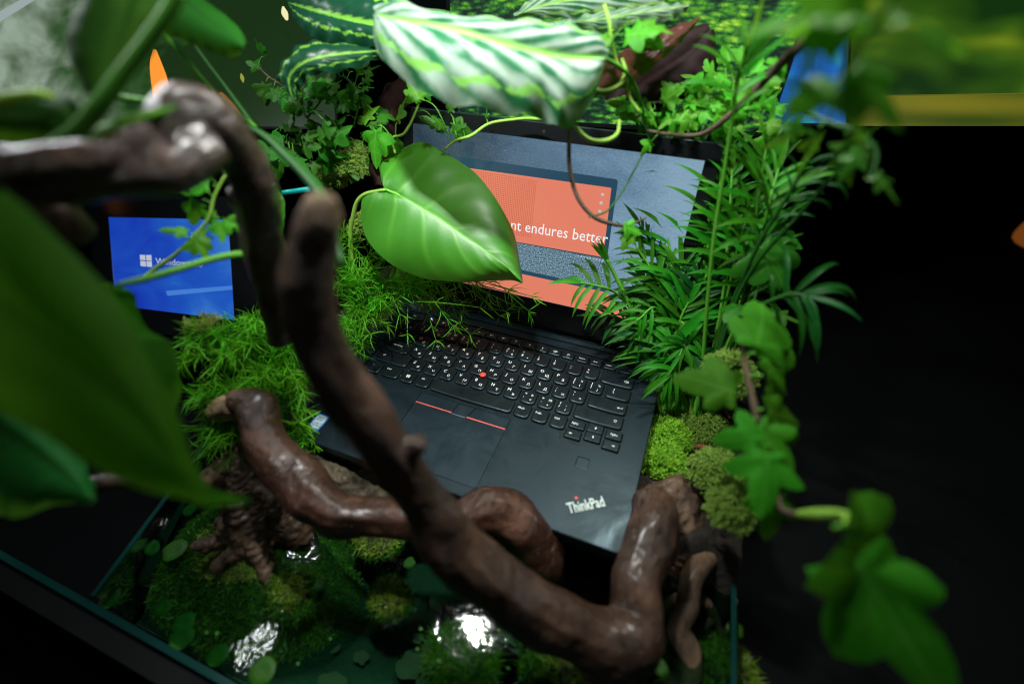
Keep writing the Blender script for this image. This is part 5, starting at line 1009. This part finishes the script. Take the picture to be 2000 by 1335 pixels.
# mossy slope rising to the surface at the left
def slope_h(x, y): 
    a = 1 - min(1, math.hypot((x + 165) / 135, (y + 262) / 80) ** 2.2); return -112 + 55 * max(0, a) + 4 * fbm(x, y, .05, 2) * max(.2, a)
V, Fc = grid(-236, -30, -336, -180, 70, 50, slope_h); V = [(max(x, -237 - (y + 340) * .25 + 3), y, z) for x, y, z in V]
t = thing('moss_slope', 'dark wet moss slope rising out of the water at the left under the root stump', 'moss', (-160, -262, -112))
mesh('slope_ground', V, Fc, 'bed', t)
def sp():
    while True:
        x, y = rng.uniform(-234, -34), rng.uniform(-334, -184); h = slope_h(x, y)
        if h > -100: return np.array([x, y, h])
V, Fc = threads('m', sp, 36000, 4.2, w=.55); o = mesh('moss_threads', V, Fc, 'watermoss', t); o['kind'] = 'stuff'
def stone(label, u, v, z, r, n=2500, L=6, sq=.7, moss_=True):
    c = onz(u, v, z); t = thing('stone', label, 'stone', c); V, Fc = ball(np.zeros(3), 1, 1, 3); V = [np.array(p) * r * (1 + .25 * mnoise.noise(Vector(np.array(p) * 1.8))) * (1, .8, sq) + c for p in V]; mesh('rock', V, Fc, 'soil', t)
    def f():
        d = rng.normal(0, 1, 3); d[2] = abs(d[2]); d /= np.linalg.norm(d); return c + d * r * (1, .8, sq)
    V, Fc = threads('m', f, n, L, w=.5, up=.8); o = mesh('moss_threads', V, Fc, 'watermoss', t); o['kind'] = 'stuff'
stone('round mossy stone breaking the water surface in the middle foreground', 762, 1172, -68, 19)
stone('flat mossy stone at the waterline below the winding branch', 740, 1052, -66, 24, 1800, 6, .45)
stone('mossy stone beside the mossy slope, dark with loose threads', 575, 1160, -72, 26, 3500, 7, .5)
stone('moss covered stone in the lamp reflection at the bottom', 900, 1290, -82, 30, 3800, 9, .5)
stone('moss covered stone at the bottom behind the thick bend', 1120, 1310, -80, 42, 5000, 9, .5)
stone('dark mossy stone at the lower right by the pale root', 1400, 1310, -84, 30, 2600, 8, .5)
t = thing('algae_bed', 'pale olive algae flakes on the tank floor at the bottom', 'algae', (0, -300, -105))
for k in range(26):
    u, v = rng.uniform(600, 1050), rng.uniform(1170, 1345); c = onz(u, v, -104); r = rng.uniform(3, 11)
    L = blob_poly(c, r * 1.3, 22, .42, k * 3.3); V, Fc = prism([(L, -105), (L, -104.2)]); mesh('flake', V, Fc, 'algae', t, None, False)
stemt('thin dull red tube going down into the water at the right', [(1400, 1150, 430, 3), (1392, 1200, 430, 4.5), (1378, 1260, 432, 6), (1368, 1300, 434, 6)], 'plastic_red', 'red_tube', 30, 'tube')
stemt('teal plastic strip behind the blade leaf', [(552, 376, 480, 4), (605, 369, 480, 5)], simple('teal_strip', (.0, .25, .24), .4, emis=(0, .3, .28), es=.25), 'plastic_strip', 6, 'strip')

# ================================================================== THE SECOND SCREEN at the left
def bluepic(nt):
    uv = N(nt, 'ShaderNodeUVMap').outputs[0]; sp = N(nt, 'ShaderNodeSeparateXYZ'); lk(nt, uv, sp.inputs[0]); n1 = noise(nt, 2.2, 3, .5, uv, .6)
    return ramp(nt, math_(nt, 'ADD', math_(nt, 'MULTIPLY', n1, .7), math_(nt, 'MULTIPLY', sp.outputs[0], .25)), [(.3, (.006, .035, .42)), (.55, (.012, .10, .52)), (.75, (.05, .22, .62))])
emat('blue_page', bluepic, .95, .1)
T = thing('second_screen', 'second laptop screen showing a blue page behind the left glass wall', 'screen', P(460, 640, 640))
cs = [P(212, 424, 640), P(447, 429, 610), P(459, 625, 600), P(226, 596, 632)]
screen('blue_display', cs, 'blue_page', T, 30, 'bezel', 6)
cs = np.array(cs); ux = cs[1] - cs[0]; vy = cs[3] - cs[0]; nn = np.cross(ux, vy); nn /= np.linalg.norm(nn); nn *= np.sign(nn @ (CAM - cs[0]))
def onb(a, b_): return cs[0] * (1 - a) * (1 - b_) + cs[1] * a * (1 - b_) + cs[2] * a * b_ + cs[3] * (1 - a) * b_ + nn * .8
mb = MB()
for i in (0, 1):
    for j in (0, 1): x0, y0 = .25 + i * .052, .41 + j * .068; mb.add([onb(x0, y0), onb(x0 + .046, y0 - .005 * i), onb(x0 + .046, y0 + .058), onb(x0, y0 + .058)], [(0, 1, 2, 3)])
for s_, x0, y0, sz in (('Windows 10', .38, .50, .075),):
    V, Fc = glyph(s_, .0); mb.add([onb(x0 + x * sz, y0 - y * sz * 1.3) for x, y in V], Fc)
mb.build('screen_print', flat('print_white', (.62, .68, .8), .75), T, False)
mb = MB(); mb.add([onb(.45, .78), onb(1, .66), onb(1, .70), onb(.46, .83)], [(0, 1, 2, 3)]); mb.build('light_bar', flat('bar_blue', (.06, .22, .7), .9), T, False)
mb = MB()
bc = P(452, 640, 603); bx = XI; V = [P(190, 615, 655), P(495, 655, 600), P(500, 700, 585), P(180, 660, 640)]; V2 = [np.array(v) - np.array([0, 0, 8]) for v in V]
mesh('keyboard_half', V + V2, [(0, 1, 2, 3), (7, 6, 5, 4), (0, 4, 5, 1), (1, 5, 6, 2), (2, 6, 7, 3), (3, 7, 4, 0)], 'bezel', T, None, False)
